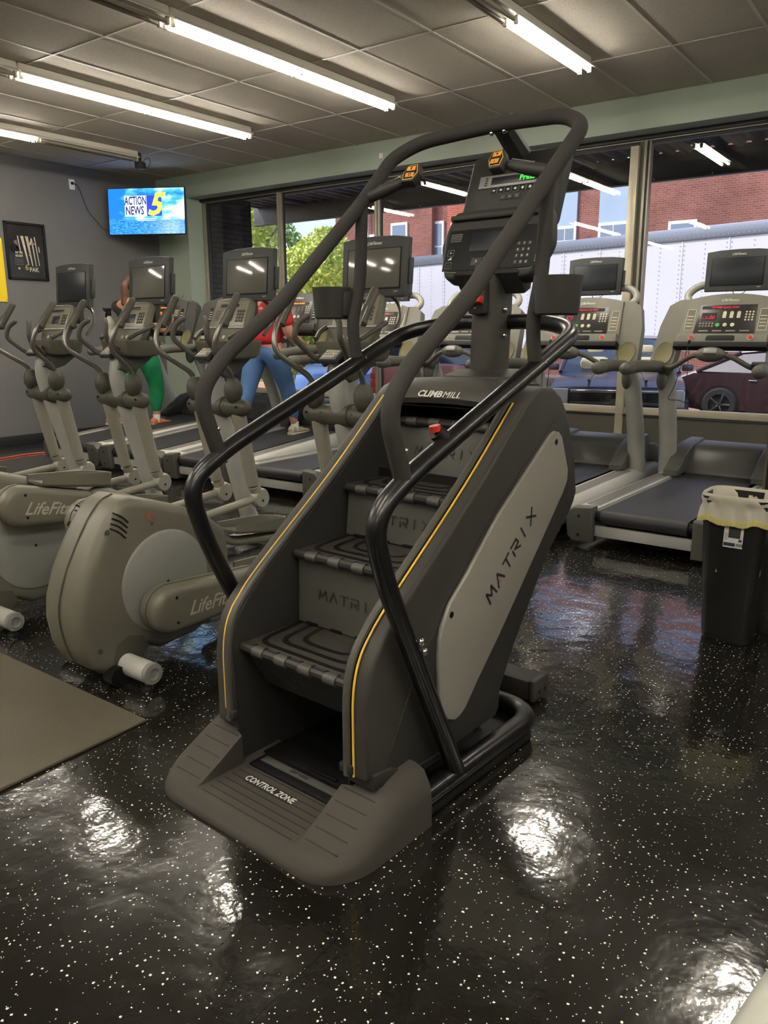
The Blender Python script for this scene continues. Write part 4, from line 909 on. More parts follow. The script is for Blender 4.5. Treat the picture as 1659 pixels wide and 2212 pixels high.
B().box((-.15, -.004, .07), (.315, .003, .27)).make('logo_plate', emis('screen_white', (240, 246, 255)), tv, smooth=0)
B().box((.115, -.004, .07), (.215, .003, .27)).make('logo_plate', emis('screen_navy', (30, 60, 170)), tv, smooth=0)
text('ACTION', .155, 'news_lettering', emis('screen_ink', (22, 34, 90)), tv, (-.15, -.007, .135), sx=.53, bold=.0045)
text('NEWS', .155, 'news_lettering', MATS['screen_ink'], tv, (-.165, -.007, .005), sx=.62, bold=.0045)
text('5', .40, 'news_numeral', emis('screen_yellow', (250, 214, 70)), tv, (.115, -.008, .075), sx=1.0, shear=.35, bold=.012)
for k in range(2): B().box((0, -.004, -.10-k*.022), (.30-.04*k, .002, .008)).make('caption_line', MATS['screen_white'], tv, smooth=0)
B().box((0, .14, 0), (.10, .22, .10), .01).make('mount_arm', M_void, tv)
B().box((0, .055, 0), (.40, .03, .40), .005).make('mount_plate', M_void, tv)
B().tube([(0, .24, 0), (.0, .83, .0)], .03, 8).make('mount_arm', M_void, tv)
# outlet and television cable
ou = empty('power_outlet', (XL, 6.76, 3.40), 0, 'white wall outlet high up left of the television', 'outlet')
B().box((.006, 0, 0), (.012, .085, .13), .004).make('face_plate', M_white, ou); B().box((.02, .0, .015), (.03, .035, .035), .006).make('plug', M_void, ou)
B().tube(smoothpath([(.035, 0, .01), (.03, .08, -.02), (.02, .16, -.20), (.02, .22, -.33), (.03, .33, -.44), (.05, .42, -.53), (.12, .56, -.58)], 6), .004, 6).make('power_cord', M_cord, ou)
# framed poster
po = empty('framed_poster', (XL, 6.005, 2.48), pi/2, 'framed black and white gym poster on the gray wall', 'poster')
# local: x along wall (+x = world +y), -y into room
pw, ph = .56, .715
for d, c in (((pw, .03, .03), (0, -.015, ph/2-.015)), ((pw, .03, .03), (0, -.015, -ph/2+.015)), ((.03, .03, ph), (-pw/2+.015, -.015, 0)), ((.03, .03, ph), (pw/2-.015, -.015, 0))):
    B().box(c, d, .005).make('frame_bar', M_void, po)
M_pprint = mat('poster_dark_print', (40, 39, 36), .3, var=.35, vscale=5)
B().box((0, -.006, 0), (pw-.05, .006, ph-.05)).make('poster_sheet', M_pprint, po, smooth=0)
M_pc = mat('poster_cream_print', (222, 212, 180), .3, coat=.4)
def pq(pts, m=M_pc, nm='printed_shape', y=-.0105): B().prism(pts, y, y+.0008, 'y').make(nm, m, po, smooth=0)
for x0, x1, xb, z0, z1 in ((-.11, -.095, -.085, .19, -.02), (-.065, -.025, .01, .19, -.17), (.0, .04, .065, .19, -.18), (.08, .10, .115, .12, -.18), (.12, .135, .16, .19, -.17)):
    pq([(x0, z0), (x1, z0), (xb+.012, z1), (xb, z1)])
pq([(-.165, .12), (-.12, .14), (-.10, .02), (-.13, .03)], mat('poster_gray_print', (120, 116, 104), .3))
pq([(.03, .10), (.06, .115), (.075, .17), (.09, .175), (.10, .12), (.135, .09), (.10, .10), (.06, .085)])
pq([(.035, -.03), (.06, -.02), (.055, -.05), (.03, -.055)]); pq([(.17, .08), (.185, .06), (.19, .0), (.175, .0)])
b = B(); b.cyl((-.16, -.0105, .03), (-.16, -.0098, .03), .055, seg=24); b.make('printed_shape', M_void, po, smooth=0)
text('PAK', .075, 'poster_lettering', M_pc, po, (.085, -.011, -.225), bold=.002, sx=.95)
text('6', .10, 'poster_lettering', mat('poster_ochre_print', (190, 176, 80), .3), po, (-.015, -.011, -.20), bold=.002)
text('RIP THE', .036, 'poster_lettering', M_pc, po, (-.105, -.011, -.02), bold=.0012, sx=.8); text('BIGGEST', .036, 'poster_lettering', M_pc, po, (-.105, -.011, -.06), bold=.0012, sx=.75)
for k in range(4): B().box((-.11, -.0102, -.10-k*.022), (.12, .0008, .006)).make('printed_line', MATS['poster_gray_print'], po, smooth=0)
b = B(); b.cyl((-.12, -.0105, -.215), (-.12, -.0098, -.215), .014, seg=12); b.make('printed_shape', M_pc, po, smooth=0)
gm2 = gm.copy(); gm2.name = 'poster_acrylic'; [setattr(q.inputs[0], 'default_value', 1.22) for q in gm2.node_tree.nodes if q.type == 'FRESNEL']
B().quad((-pw/2+.025, -.016, -ph/2+.025), (pw/2-.025, -.016, -ph/2+.025), (pw/2-.025, -.016, ph/2-.025), (-pw/2+.025, -.016, ph/2-.025)).make('cover_glass', gm2, po, smooth=0)
# yellow banner
ya = empty('yellow_banner', (XL, 5.10, 2.20), pi/2, 'bright yellow vinyl banner at the left photo edge', 'banner')
B().box((-.02, -.012, .03), (1.205, .003, .78), .001).make('banner_sheet', mat('yellow_vinyl', (240, 205, 30), .4), ya, smooth=0)
B().cyl((.565, -.022, -.335), (.565, -.018, -.335), .010, seg=14).make('grommet', M_chrome, ya)
# camera box at the end of the left strip
sc_ = empty('security_camera', (-8.70, 6.82, 3.52), R(20), 'small dark gadget with wire loops at the end of the left ceiling strip', 'camera')
B().box((0, 0, -.03), (.09, .13, .09), .015).make('camera_body', M_char2, sc_); B().cyl((0, 0, .0), (0, 0, .115), .018).make('camera_stem', M_char2, sc_)
B().tube(smoothpath([(.03, .02, .02), (.09, .05, .06), (.12, .04, .0), (.08, .03, -.06), (.03, .03, -.03)], 5), .004, 6).make('wire_loop', M_cord, sc_)
# small white sensor on the green header
se = empty('wall_sensor', (-5.93, Y0, 3.475), 0, 'tiny white sensor box on the green wall above the windows', 'sensor'); B().box((0, -.015, 0), (.05, .03, .06), .006).make('sensor_box', M_white, se)
# rubber mat
ma = empty('rubber_mat', (-3.6, .6, .0), 0, 'large plain brown-gray rubber mat on the floor at left', 'mat')
M_mat = mat('plain_rubber_mat', (92, 86, 72), .5, 0, .45, bump=.8, bscale=420, var=.12, vscale=1.3)
B().prism([(1.235, 1.105), (-2.0, 1.165), (-2.0, -1.6), (1.245, -1.6)], 0, .013, 'z', .003, 1).make('mat_sheet', M_mat, ma, smooth=0)
# cords
oc = empty('extension_cord', (-9.1, 4.8, 0), 0, 'orange extension cord on the floor by the left wall', 'cord')
B().tube(smoothpath([(.1, -1.6, .008), (-.05, -.6, .008), (.02, 0, .008), (-.03, .35, .008), (.02, .62, .008), (.12, 1.0, .008), (.5, 1.5, .008)], 6), .007, 8).make('cord', mat('orange_cord', (216, 92, 50), .5), oc)
gc = empty('green_cord', (-3.28, 2.55, 0), 0, 'thin green cord on the floor left of the stair climber', 'cord')
B().tube(smoothpath([(-.6, .9, .006), (-.25, .62, .006), (.0, .50, .006), (.07, .33, .006), (.17, .24, .006), (.28, .30, .006)], 6), .0055, 8).make('cord', mat('green_cord', (40, 92, 66), .5), gc)
# trash can
tc_ = empty('trash_can', (-.80, 4.02-.0, 0), R(-3), 'slim black trash can with a white liner bag, by the partition', 'trash can')
tc_.location = (-.77, 3.905, 0)
def rr3(w, d, r, z): return [V((x, y, z)) for x, y in rrect(w, d, r, 6)]
M_can = mat('black_can_plastic', (34, 33, 30), .38, 0, .5, bump=.1, bscale=800)
can = B().loft([rr3(.105, .085, .035, .0), rr3(.108, .088, .035, .012), rr3(.112, .092, .035, .12), rr3(.114, .094, .035, .125), rr3(.145, .118, .045, .66), rr3(.150, .123, .045, .70), rr3(.146, .119, .045, .70), rr3(.11, .09, .035, .03)], caps=True).make('can_body', M_can, tc_, smooth=45)
lm = bpy.data.materials.new('translucent_liner'); lm.use_nodes = True; n, b_ = nodes(lm)
b_.inputs['Base Color'].default_value = (*s2l((226, 220, 200)), 1); b_.inputs['Roughness'].default_value = .35; b_.inputs['Transmission Weight'].default_value = .0; b_.inputs['Subsurface Weight'].default_value = 0
trn = N(n, 'ShaderNodeBsdfTransparent'); mxs = N(n, 'ShaderNodeMixShader'); mxs.inputs[0].default_value = .80; n.links.new(trn.outputs[0], mxs.inputs[1]); n.links.new(b_.outputs[0], mxs.inputs[2]); n.links.new(mxs.outputs[0], n.nodes['Material Output'].inputs[0])
rng = random.Random(5)
def lring(w, d, z, amp, f, ph_=0):
    o = []
    for k in range(96):
        a = 2*pi*k/96; e = 4.0; c, s = cos(a), sin(a); q = (abs(c)**e+abs(s)**e)**(-1/e)
        aa = 1+amp*sin(a*f+ph_)+amp*.6*sin(a*f*2.3+1.1+ph_)
        o.append(V((w*q*c*aa, d*q*s*aa, z+(.006*sin(a*5)+.005*sin(a*11)) if amp > .01 else z)))
    return o
B().loft([lring(.120, .098, .34, .06, 9), lring(.130, .106, .50, .05, 11), lring(.142, .115, .64, .02, 12), lring(.149, .122, .708, .003, 9), lring(.154, .127, .714, .003, 9), lring(.158, .131, .705, .006, 9), lring(.160, .132, .682, .010, 9), lring(.155, .127, .668, .020, 13, 1), lring(.158, .130, .64, .030, 14), lring(.166, .137, .605, .035, 15, .5)], caps=False).make('liner_bag', lm, tc_, smooth=60)
B().loft([lring(.1665, .1375, .606, .035, 15, .5), lring(.168, .139, .585, .036, 15, .5), lring(.166, .137, .578, .036, 15, .5)], caps=False).make('drawstring_band', mat('pale_yellow_band', (222, 210, 130), .45), tc_, smooth=60)
lb = empty('product_label', (-.0, -.1175, .530)); lb.parent = tc_; lb.rotation_euler = (R(-3.2), 0, 0); lb.location.x = .012
B().box((0, 0, 0), (.085, .0012, .115)).make('label_card', M_white, lb, smooth=0)
B().box((.004, -.001, .018), (.052, .001, .060)).make('label_picture', mat('label_dark', (60, 58, 56), .5), lb, smooth=0)
B().box((-.015, -.001, -.043), (.05, .001, .016)).make('label_stripe', mat('label_blue', (40, 48, 84), .5), lb, smooth=0)
text('M', .018, 'label_lettering', M_void, lb, (.031, -.0012, -.022), bold=.0008)
b = B()
for k in range(7): b.box((.016+k*.0042, -.001, -.043), (.0016 if k % 2 else .0026, .001, .014))
b.make('bar_marks', M_void, lb, smooth=0, kind='stuff')
for k in range(4): B().box((-.031, -.001, .005-k*.008), (.013, .001, .002)).make('printed_line', MATS['label_dark'], lb, smooth=0)
# pale machine post just in front of the camera, lower right
wp = empty('equipment_frame', (-.16, 1.20, 0), 0, 'pale metal equipment tube cut off by the bottom right corner', 'exercise machine')
B().tube(fillet([(0, .0, .0), (0.0, 0.0, .25), (.065, .21, .34), (.50, .62, .52), (.62, .74, .0)], .07), .045, 20).make('frame_tube', M_deck, wp)
B().box((0, 0, .012), (.12, .12, .024), .006).make('rubber_foot', M_void, wp); B().box((.62, .74, .012), (.12, .12, .024), .006).make('rubber_foot', M_void, wp)

# ================================================================= PEOPLE
def skinmesh(name, J, E_, par, m, sub=2, mats=None, pick=None):
    ks = list(J); me = bpy.data.meshes.new(name); me.from_pydata([J[k][0] for k in ks], [(ks.index(a), ks.index(b)) for a, b in E_], [])
    o = bpy.data.objects.new(name, me); COL.objects.link(o)
    o.modifiers.new('skin', 'SKIN').use_smooth_shade = True
    for i, k in enumerate(ks):
        r = J[k][1]; r = r if isinstance(r, tuple) else (r, r)
        me.skin_vertices[0].data[i].radius = r; me.skin_vertices[0].data[i].use_root = (i == 0)
    ss = o.modifiers.new('sub', 'SUBSURF'); ss.levels = sub; ss.render_levels = sub
    bpy.context.view_layer.update(); dg = bpy.context.evaluated_depsgraph_get()
    me2 = bpy.data.meshes.new_from_object(o.evaluated_get(dg)); bpy.data.objects.remove(o)
    me2.name = name; me2.materials.clear(); me2.materials.append(m); me2.shade_smooth()
    o = bpy.data.objects.new(name, me2); COL.objects.link(o); o.parent = par; return o
M_skin = mat('skin', (196, 142, 118), .5)
M_hair = mat('brown_hair', (92, 58, 42), .6, bump=.6, bscale=120)
def walker(pos, rz, label, stride, shirt, pants, shoe, hair, slev, long_hair, bulk=1.0, hand=None, cap=None, pants_to='ankle'):
    p = empty('person', pos, rz, label, 'person')
    # local frame: +y walking direction, x right
    fL, fR = stride       # (y, z) of the two ankles, left behind/right ahead
    k = bulk
    J = dict(pelvis=((0, 0, .97), .125*k), waist=((0, .01, 1.10), (.135*k, .11*k)), chest=((0, .02, 1.30), (.15*k, .115*k)), upch=((0, .01, 1.42), (.12*k, .09*k)), neck=((0, .015, 1.50), .052), head0=((0, .03, 1.57), .065), head=((0, .04, 1.65), (.076, .092)), crown=((0, .03, 1.72), .07))
    Ed = [('pelvis', 'waist'), ('waist', 'chest'), ('chest', 'upch'), ('upch', 'neck'), ('neck', 'head0'), ('head0', 'head'), ('head', 'crown')]
    for s, n_, f in ((-1, 'L', fL), (1, 'R', fR)):
        hip = V((s*.10*k, 0, .92)); ank = V((s*.10, f[0], f[1])); mid = (hip+ank)/2; bend = math.sqrt(max(.0004, .43**2-((hip-ank).length/2)**2)) if (hip-ank).length < .86 else .02
        kn = mid+V((0, bend*.95, bend*.15))
        J['hip'+n_] = (tuple(hip), .092*k); J['thi'+n_] = (tuple(hip.lerp(kn, .5)), .082*k); J['kne'+n_] = (tuple(kn), .058*k); J['cal'+n_] = (tuple(kn.lerp(ank, .35)), .056*k); J['ank'+n_] = (tuple(ank), .036)
        toe = ank+V((0, .13, -.045)); J['foo'+n_] = (tuple(ank+V((0, .02, -.05))), .035); J['toe'+n_] = (tuple(toe), .028)
        Ed += [('pelvis', 'hip'+n_), ('hip'+n_, 'thi'+n_), ('thi'+n_, 'kne'+n_), ('kne'+n_, 'cal'+n_), ('cal'+n_, 'ank'+n_), ('ank'+n_, 'foo'+n_), ('foo'+n_, 'toe'+n_)]
        sh = V((s*.19*k, .0, 1.42)); h = V(hand[n_]); el = (sh+h)/2+V((s*.05, -.10, -.12))
        J['sho'+n_] = (tuple(sh), .062*k); J['elb'+n_] = (tuple(el), .043*k); J['wri'+n_] = (tuple(h), .027); pal = h+(h-el).normalized()*.06; J['pal'+n_] = (tuple(pal), (.036, .018))
        Ed += [('upch', 'sho'+n_), ('sho'+n_, 'elb'+n_), ('elb'+n_, 'wri'+n_), ('wri'+n_, 'pal'+n_)]
        d = (h-el).normalized(); sd_ = d.cross(V((0, 0, 1))).normalized()
        for q in range(4):
            a = pal+sd_*(q-1.5)*.017; c = a+d*(.045+.004*(q in (1, 2))); e2 = c+d*.015+V((0, 0, -.030))
            J[n_+'f%da' % q] = (tuple(a+d*.012), .0085); J[n_+'f%db' % q] = (tuple(c), .008); J[n_+'f%dc' % q] = (tuple(e2), .007)
            Ed += [('pal'+n_, n_+'f%da' % q), (n_+'f%da' % q, n_+'f%db' % q), (n_+'f%db' % q, n_+'f%dc' % q)]
        a = pal-d*.02-sd_*s*.03; J[n_+'t0'] = (tuple(a), .010); J[n_+'t1'] = (tuple(a+d*.035-sd_*s*.012+V((0, 0, -.015))), .008); Ed += [('pal'+n_, n_+'t0'), (n_+'t0', n_+'t1')]
    skinmesh('body', J, Ed, p, M_skin)
    # face
    for s in (-1, 1):
        B().ball((s*.03, .128, 1.655), .010, seg=10).make('eye', M_white, p); B().ball((s*.08, .035, 1.64), .024, (.35, .7, 1), 10).make('ear', M_skin, p)
    B().ball((0, .142, 1.625), .014, (.8, 1, 1.4), 10).make('nose', M_skin, p); B().ball((0, .128, 1.585), .018, (1.2, .4, .4), 10).make('mouth', mat('lips', (160, 90, 80), .5), p)
    # hair
    b = B(); b.ball((0, .01, 1.69), .098, (.93, 1.05, .95), 20)
    b.make('hair', hair, p)
    if long_hair:
        B().tube(smoothpath([(0, -.06, 1.70), (0, -.105, 1.65), (-.01, -.115, 1.54), (-.02, -.12, 1.42)], 5), [.04]*5+[.042]*5+[.035]*5+[.012], 12).make('ponytail', hair, p)
    # shirt
    inf = lambda r, d: (r[0]+d, r[1]+d) if isinstance(r, tuple) else r+d
    Js = {q: (J[q][0], inf(J[q][1], .022)) for q in ('pelvis', 'waist', 'chest', 'upch')}; Js['pelvis'] = ((0, 0, .95), (.135*k+.075, .11*k+.08))
    Js['neckb'] = ((0, .01, 1.465), .075*k)
    Es = [('pelvis', 'waist'), ('waist', 'chest'), ('chest', 'upch'), ('upch', 'neckb')]
    for n_ in 'LR':
        Js['sho'+n_] = (J['sho'+n_][0], inf(J['sho'+n_][1], .018)); a = V(J['sho'+n_][0]).lerp(V(J['elb'+n_][0]), slev); Js['slv'+n_] = (tuple(a), .056*k+.01); Es += [('upch', 'sho'+n_), ('sho'+n_, 'slv'+n_)]
    skinmesh('shirt', Js, Es, p, shirt)
    Jp = {'pelvis': (J['pelvis'][0], inf(J['pelvis'][1], .016)), 'wst': ((0, 0, 1.05), .11*k)}; Ep = [('pelvis', 'wst')]
    for n_ in 'LR':
        for q in ('hip', 'thi', 'kne', 'cal'): Jp[q+n_] = (J[q+n_][0], inf(J[q+n_][1], .014))
        Jp['ank'+n_] = (tuple(V(J['ank'+n_][0])+V((0, 0, .05))), .05 if pants_to == 'ankle' else .045)
        Ep += [('pelvis', 'hip'+n_), ('hip'+n_, 'thi'+n_), ('thi'+n_, 'kne'+n_), ('kne'+n_, 'cal'+n_), ('cal'+n_, 'ank'+n_)]
    skinmesh('trousers', Jp, Ep, p, pants)
    for n_ in 'LR':
        a = V(J['ank'+n_][0])
        B().cyl(a+V((0, 0, -.05)), a+V((0, 0, .045)), .044, .043, 16).make('sock', M_white, p)
        so_ = [(-.07, .0), (-.075, .04), (-.05, .075), (.03, .07), (.10, .045), (.185, .03), (.205, .012), (.20, 0)]
        z0 = a.z-.095
        B().prism([(a.y+y, z0+.02+z) for y, z in so_], a.x-.042, a.x+.042, 'x', .02, 3).make('shoe', shoe, p)
        B().prism([(a.y+y, z0+z) for y, z in [(-.078, 0), (-.08, .024), (.21, .024), (.215, .004)]], a.x-.044, a.x+.044, 'x', .008).make('shoe_sole', M_key, p)
    return p
M_jean = mat('blue_denim', (76, 112, 160), .8, bump=.3, bscale=300, var=.12, vscale=6)
M_shred = mat('red_shirt', (176, 32, 38), .8, var=.1, vscale=8)
M_grn = mat('green_leggings', (22, 138, 84), .7, var=.14, vscale=9)
M_shbk = mat('black_shirt', (30, 30, 32), .7)
walker((-5.93, 6.08, .335), R(-2), 'person in red shirt and blue jeans walking on a treadmill', ((-.36, .13), (.30, .12)), M_shred, M_jean, mat('tan_shoe', (178, 166, 142), .6), M_hair, .85, False, 1.3, {'L': (-.26, .30, 1.0), 'R': (.25, .30, 1.0)})
walker((-8.08, 6.10, .33), R(-2), 'person in green leggings and black top walking on a treadmill', ((-.34, .14), (.14, .095)), M_shbk, M_grn, mat('salmon_shoe', (206, 130, 92), .6), M_hair, .25, True, 1.45, {'L': (-.26, .34, 1.12), 'R': (.26, .36, 1.14)})
# ================================================================= OUTSIDE
GZ = -.36
M_asph = mat('asphalt', (118, 112, 108), .9, var=.12, vscale=3, bump=.4, bscale=60)
M_conc = mat('orangey_concrete', (200, 158, 138), .85, var=.08, vscale=2)  # pale orange concrete of the sidewalk and curb
M_grass = mat('grass_soil', (128, 138, 62), .95, var=.25, vscale=6, bump=.8, bscale=80)
B().box((-12, 40, GZ-.1), (130, 63.2, .2)).make('street', M_asph, smooth=0, kind='structure')
B().box((-5, 9.7, GZ+.06), (26, 2.2, .34), .01).make('sidewalk', M_conc, smooth=0, kind='structure')
B().box((-12, 19.05, GZ+.07), (70, .22, .20), .02).make('curb', M_conc, smooth=0, kind='structure')
B().box((-12, 20.0, GZ+.08), (70, 1.7, .16), .01).make('verge', M_grass, smooth=0, kind='structure')
g = B(); rg = random.Random(3)
for i in range(9000):
    x = rg.uniform(-12, 0); y = rg.uniform(19.2, 20.8); h = rg.uniform(.06, .16); a = rg.uniform(0, 6.28); l = rg.uniform(-.05, .05); w = .012
    g.add([(x-w*cos(a), y-w*sin(a), GZ+.155), (x+w*cos(a), y+w*sin(a), GZ+.155), (x+l, y+l*.6, GZ+.155+h)], [(0, 1, 2)])
g.make('grass_blades', mat('grass_blade', (158, 168, 70), .8, var=.3, vscale=1.5), smooth=0, kind='stuff', fix=False, label='sunlit yellow-green grass strip beyond the parked cars', cat='grass')
# --- canopy over the sidewalk
M_cano = mat('canopy_gray_metal', (86, 88, 91), .5, .1, var=.1, vscale=4)
ca = empty('canopy', (0, 8.56, 3.6), kind='structure')
cv = B(); NP = 176; xs_ = []
x = -10.8; pr_ = []
k = 0
while x < 3.2:
    pr_ += [(x, 0), (x+.07, 0), (x+.11, .055), (x+.17, .055)]; x += .21
up_s = [(a, z+.004) for a, z in pr_]
cv.loft([[V((a, y, z+.03)) for a, z in pr_] for y in (0, 2.45)], closed=False); cv.make('corrugated_deck', M_cano, ca, smooth=0, fix=False)
B().box((-3.8, 2.48, -.10), (14.2, .06, .34), .006).make('fascia_beam', M_cano, ca); B().box((-3.8, 2.44, -.265), (14.2, .12, .02), .004).make('fascia_flange', M_cano, ca)
B().box((-3.8, 1.3, -.02), (14.2, .07, .06), .004).make('purlin', M_cano, ca)
for x in (-9.6, -7.0, -4.4, -1.8, .8): B().box((x, 1.2, -.0), (.06, 2.4, .05), .004).make('canopy_rib', M_cano, ca)
B().box((-1.62, 2.50, -.285), (.32, .05, .06), .01).make('fascia_bracket', M_cano, ca)
for x in [-8.6+.72*i for i in range(11)]: B().ball((x, 2.30, -.262), .010, seg=8).make('rivet', M_deck, ca)
# brick pier just outside the left jamb
def brickmat(name, c1, c2, cm, sc):
    m = bpy.data.materials.new(name); m.use_nodes = True; n, b = nodes(m)
    tc = N(n, 'ShaderNodeTexCoord'); mp = N(n, 'ShaderNodeMapping'); mp.inputs['Rotation'].default_value = (R(90), 0, 0); mp.inputs['Scale'].default_value = (1, 1, 1)
    n.links.new(tc.outputs['Object'], mp.inputs[0])
    sw = N(n, 'ShaderNodeSeparateXYZ'); cb = N(n, 'ShaderNodeCombineXYZ'); n.links.new(tc.outputs['Object'], sw.inputs[0])
    ad = N(n, 'ShaderNodeMath', operation='ADD'); n.links.new(sw.outputs[0], ad.inputs[0]); n.links.new(sw.outputs[1], ad.inputs[1]); n.links.new(ad.outputs[0], cb.inputs[0]); n.links.new(sw.outputs[2], cb.inputs[1])
    br = N(n, 'ShaderNodeTexBrick'); br.inputs['Color1'].default_value = (*s2l(c1), 1); br.inputs['Color2'].default_value = (*s2l(c2), 1); br.inputs['Mortar'].default_value = (*s2l(cm), 1)
    br.inputs['Scale'].default_value = sc; br.inputs['Mortar Size'].default_value = .012; br.inputs['Brick Width'].default_value = .22; br.inputs['Row Height'].default_value = .075; br.inputs['Bias'].default_value = -.1
    n.links.new(cb.outputs[0], br.inputs['Vector'])
    nz = N(n, 'ShaderNodeTexNoise'); nz.inputs['Scale'].default_value = .8; nz.inputs['Detail'].default_value = 6; n.links.new(tc.outputs['Object'], nz.inputs['Vector'])
    mx = N(n, 'ShaderNodeMixRGB', blend_type='MULTIPLY'); mx.inputs[0].default_value = .55; cr = N(n, 'ShaderNodeValToRGB'); cr.color_ramp.elements[0].position = .35; cr.color_ramp.elements[0].color = (.45, .42, .42, 1); cr.color_ramp.elements[1].position = .6
    n.links.new(nz.outputs[0], cr.inputs[0]); n.links.new(br.outputs['Color'], mx.inputs[1]); n.links.new(cr.outputs[0], mx.inputs[2]); n.links.new(mx.outputs[0], b.inputs['Base Color']); b.inputs['Roughness'].default_value = .9
    bp = N(n, 'ShaderNodeBump'); bp.inputs['Strength'].default_value = .6; bp.inputs['Distance'].default_value = .02; n.links.new(br.outputs['Fac'], bp.inputs['Height']); bp.invert = True; n.links.new(bp.outputs[0], b.inputs['Normal'])
    return m
M_bk = brickmat('red_brick', (156, 94, 84), (130, 76, 68), (150, 122, 112), 1.0)
M_bk2 = brickmat('sunlit_red_brick', (206, 98, 74), (186, 80, 60), (196, 150, 132), 1.0)  # sunlight on the pilaster is put into this brighter brick colour
M_bk3 = brickmat('dark_painted_brick', (86, 84, 84), (74, 72, 74), (60, 60, 60), 1.0)
B().box((-9.72, 9.05, 1.5), (.5, .9, 3.9)).make('trim_brick_pier', M_bk3, smooth=0, kind='structure')
# --- brick building
bd = empty('brick_building', (-12, 31, GZ), 0, 'long red brick building with white-framed windows across the street', 'building')
def bb(c, d, m, nm, par=bd, bev=0): return B().box((c[0]+12, c[1]-31, c[2]-GZ), d, bev).make(nm, m, par, smooth=0)
bb((-9.5, 34, 5), (31, 6, 11), M_bk, 'main_wall'); bb((-18.3, 30.85, 5), (.95, .5, 11), M_bk2, 'brick_pilaster'); bb((-5.2, 30.8, 5), (9.3, .5, 11), M_bk, 'brick_bay'); bb((-22.3, 30.85, 5), (5.4, .4, 11), M_bk, 'brick_bay')
bb((-11.3, 30.9, 5), (.8, .3, 11), mat('dark_brick_shade', (110, 58, 60), .9), 'brick_pier') if False else None
M_bfr = mat('white_window_frame', (226, 226, 226), .6); M_bgl = mat('blue_gray_window', (92, 118, 150), .15, 0, .8, coat=.4); M_bpn = mat('pale_blue_panel', (158, 182, 206), .6, var=.05, vscale=1)
def win(x0, x1, z0, z1, y=31, cols=1, rows=2):
    f = bb(((x0+x1)/2, y-.03, (z0+z1)/2), (x1-x0, .10, z1-z0), M_bfr, 'window_frame')
    for i in range(cols):
        for j in range(rows):
            w = (x1-x0-.16)/cols; h = (z1-z0-.16)/rows
            B().box((x0+.08+w*(i+.5)+12, y-.085-31, z0+.08+h*(j+.5)-GZ), (w-.05, .02, h-.06)).make('window_pane', M_bgl, f, smooth=0)
    B().box(((x0+x1)/2+12, y-.09-31, z0-.06-GZ), (x1-x0+.14, .22, .12)).make('window_sill', M_bfr, f, smooth=0)
YB_ = 30.62
win(-23.35, -22.35, 3.0, 5.75, YB_); win(-21.75, -20.85, 4.3, 6.15, 30.98-.33); win(-20.5, -19.15, 4.0, 6.1, 30.98); win(-18.55, -18.08, 4.2, 5.9, 30.57)
win(-17.0, -16.0, 4.2, 6.0, 30.98); win(-15.2, -14.2, 4.2, 6.0, 30.98)
for x0, x1 in ((-14.4, -13.05), (-12.15, -10.45)):
    bb(((x0+x1)/2, 30.96, 6.6), (x1-x0, .12, 2.3), M_bpn, 'wall_panel'); win(x0, x1, 4.35, 5.45, 30.96, 3 if x1-x0 > 1.2 else 2, 2)
win(-9.35, -8.35, 4.0, 5.25, 30.52, 1, 1); win(-5.5, -4.5, 4.0, 5.25, 30.52, 1, 1)
bb((-23.0, 30.5, 4.6), (.06, .06, 6), M_bfr, 'downpipe')
# --- trailer
ux = V((16.7, -4.1, 0)).normalized(); ang = math.atan2(ux.y, ux.x)
P0 = V((-18.6, 24.35, 0))
trl = empty('semi_trailer', (P0.x, P0.y, GZ), ang, 'long white box trailer parked across the street behind the cars', 'trailer')
M_tr = mat('white_trailer_skin', (202, 204, 216), .5, 0, .4, var=.04, vscale=.7); M_trr = mat('trailer_rail_gray', (126, 134, 148), .4, .5)
Lt = 17.5; zb, zt = .92-GZ, 3.9-GZ
B().box((Lt/2, 1.3, (zb+zt)/2), (Lt, 2.5, zt-zb), .03).make('trailer_box', M_tr, trl, smooth=0)
B().box((Lt/2, .03, zt-.13), (Lt+.02, .06, .30), .01).make('top_rail', M_trr, trl); B().box((Lt/2, .03, zb+.11), (Lt+.02, .06, .24), .01).make('bottom_rail', M_tr, trl)
for k in range(14): B().box((.6+k*1.22, .045, (zb+zt)/2), (.045, .02, zt-zb-.5)).make('panel_joint', M_tr, trl, smooth=0)
rv = B()
for k in range(28):
    for j in range(22):
        for q in (0, ) if k % 2 else (-.06, .06):
            x, z = .6+k*.61+q, zb+.32+j*.113
            rv.add([(x-.011, .035, z-.011), (x+.011, .035, z-.011), (x+.011, .035, z+.011), (x-.011, .035, z+.011), (x, .022, z)], [(0, 1, 4), (1, 2, 4), (2, 3, 4), (3, 0, 4)])
for k in range(140):
    for z in (zt-.22, zt-.06): rv.add([(k*.125-.012, -.001, z-.012), (k*.125+.012, -.001, z-.012), (k*.125+.012, -.001, z+.012), (k*.125-.012, -.001, z+.012), (k*.125, -.012, z)], [(0, 1, 4), (1, 2, 4), (2, 3, 4), (3, 0, 4)])
rv.make('rivets', mat('rivet_gray', (168, 172, 190), .5), trl, smooth=0, kind='stuff', fix=False)
for k in range(12): B().box((1.2+k*1.4, -.005, zb+.07), (.32, .01, .05)).make('reflective_strip', mat('red_reflector', (214, 50, 62), .4), trl, smooth=0)
M_tyre = mat('tire_rubber', (34, 33, 34), .8); M_rimw = mat('dusty_wheel_rim', (190, 170, 168), .5, .3)
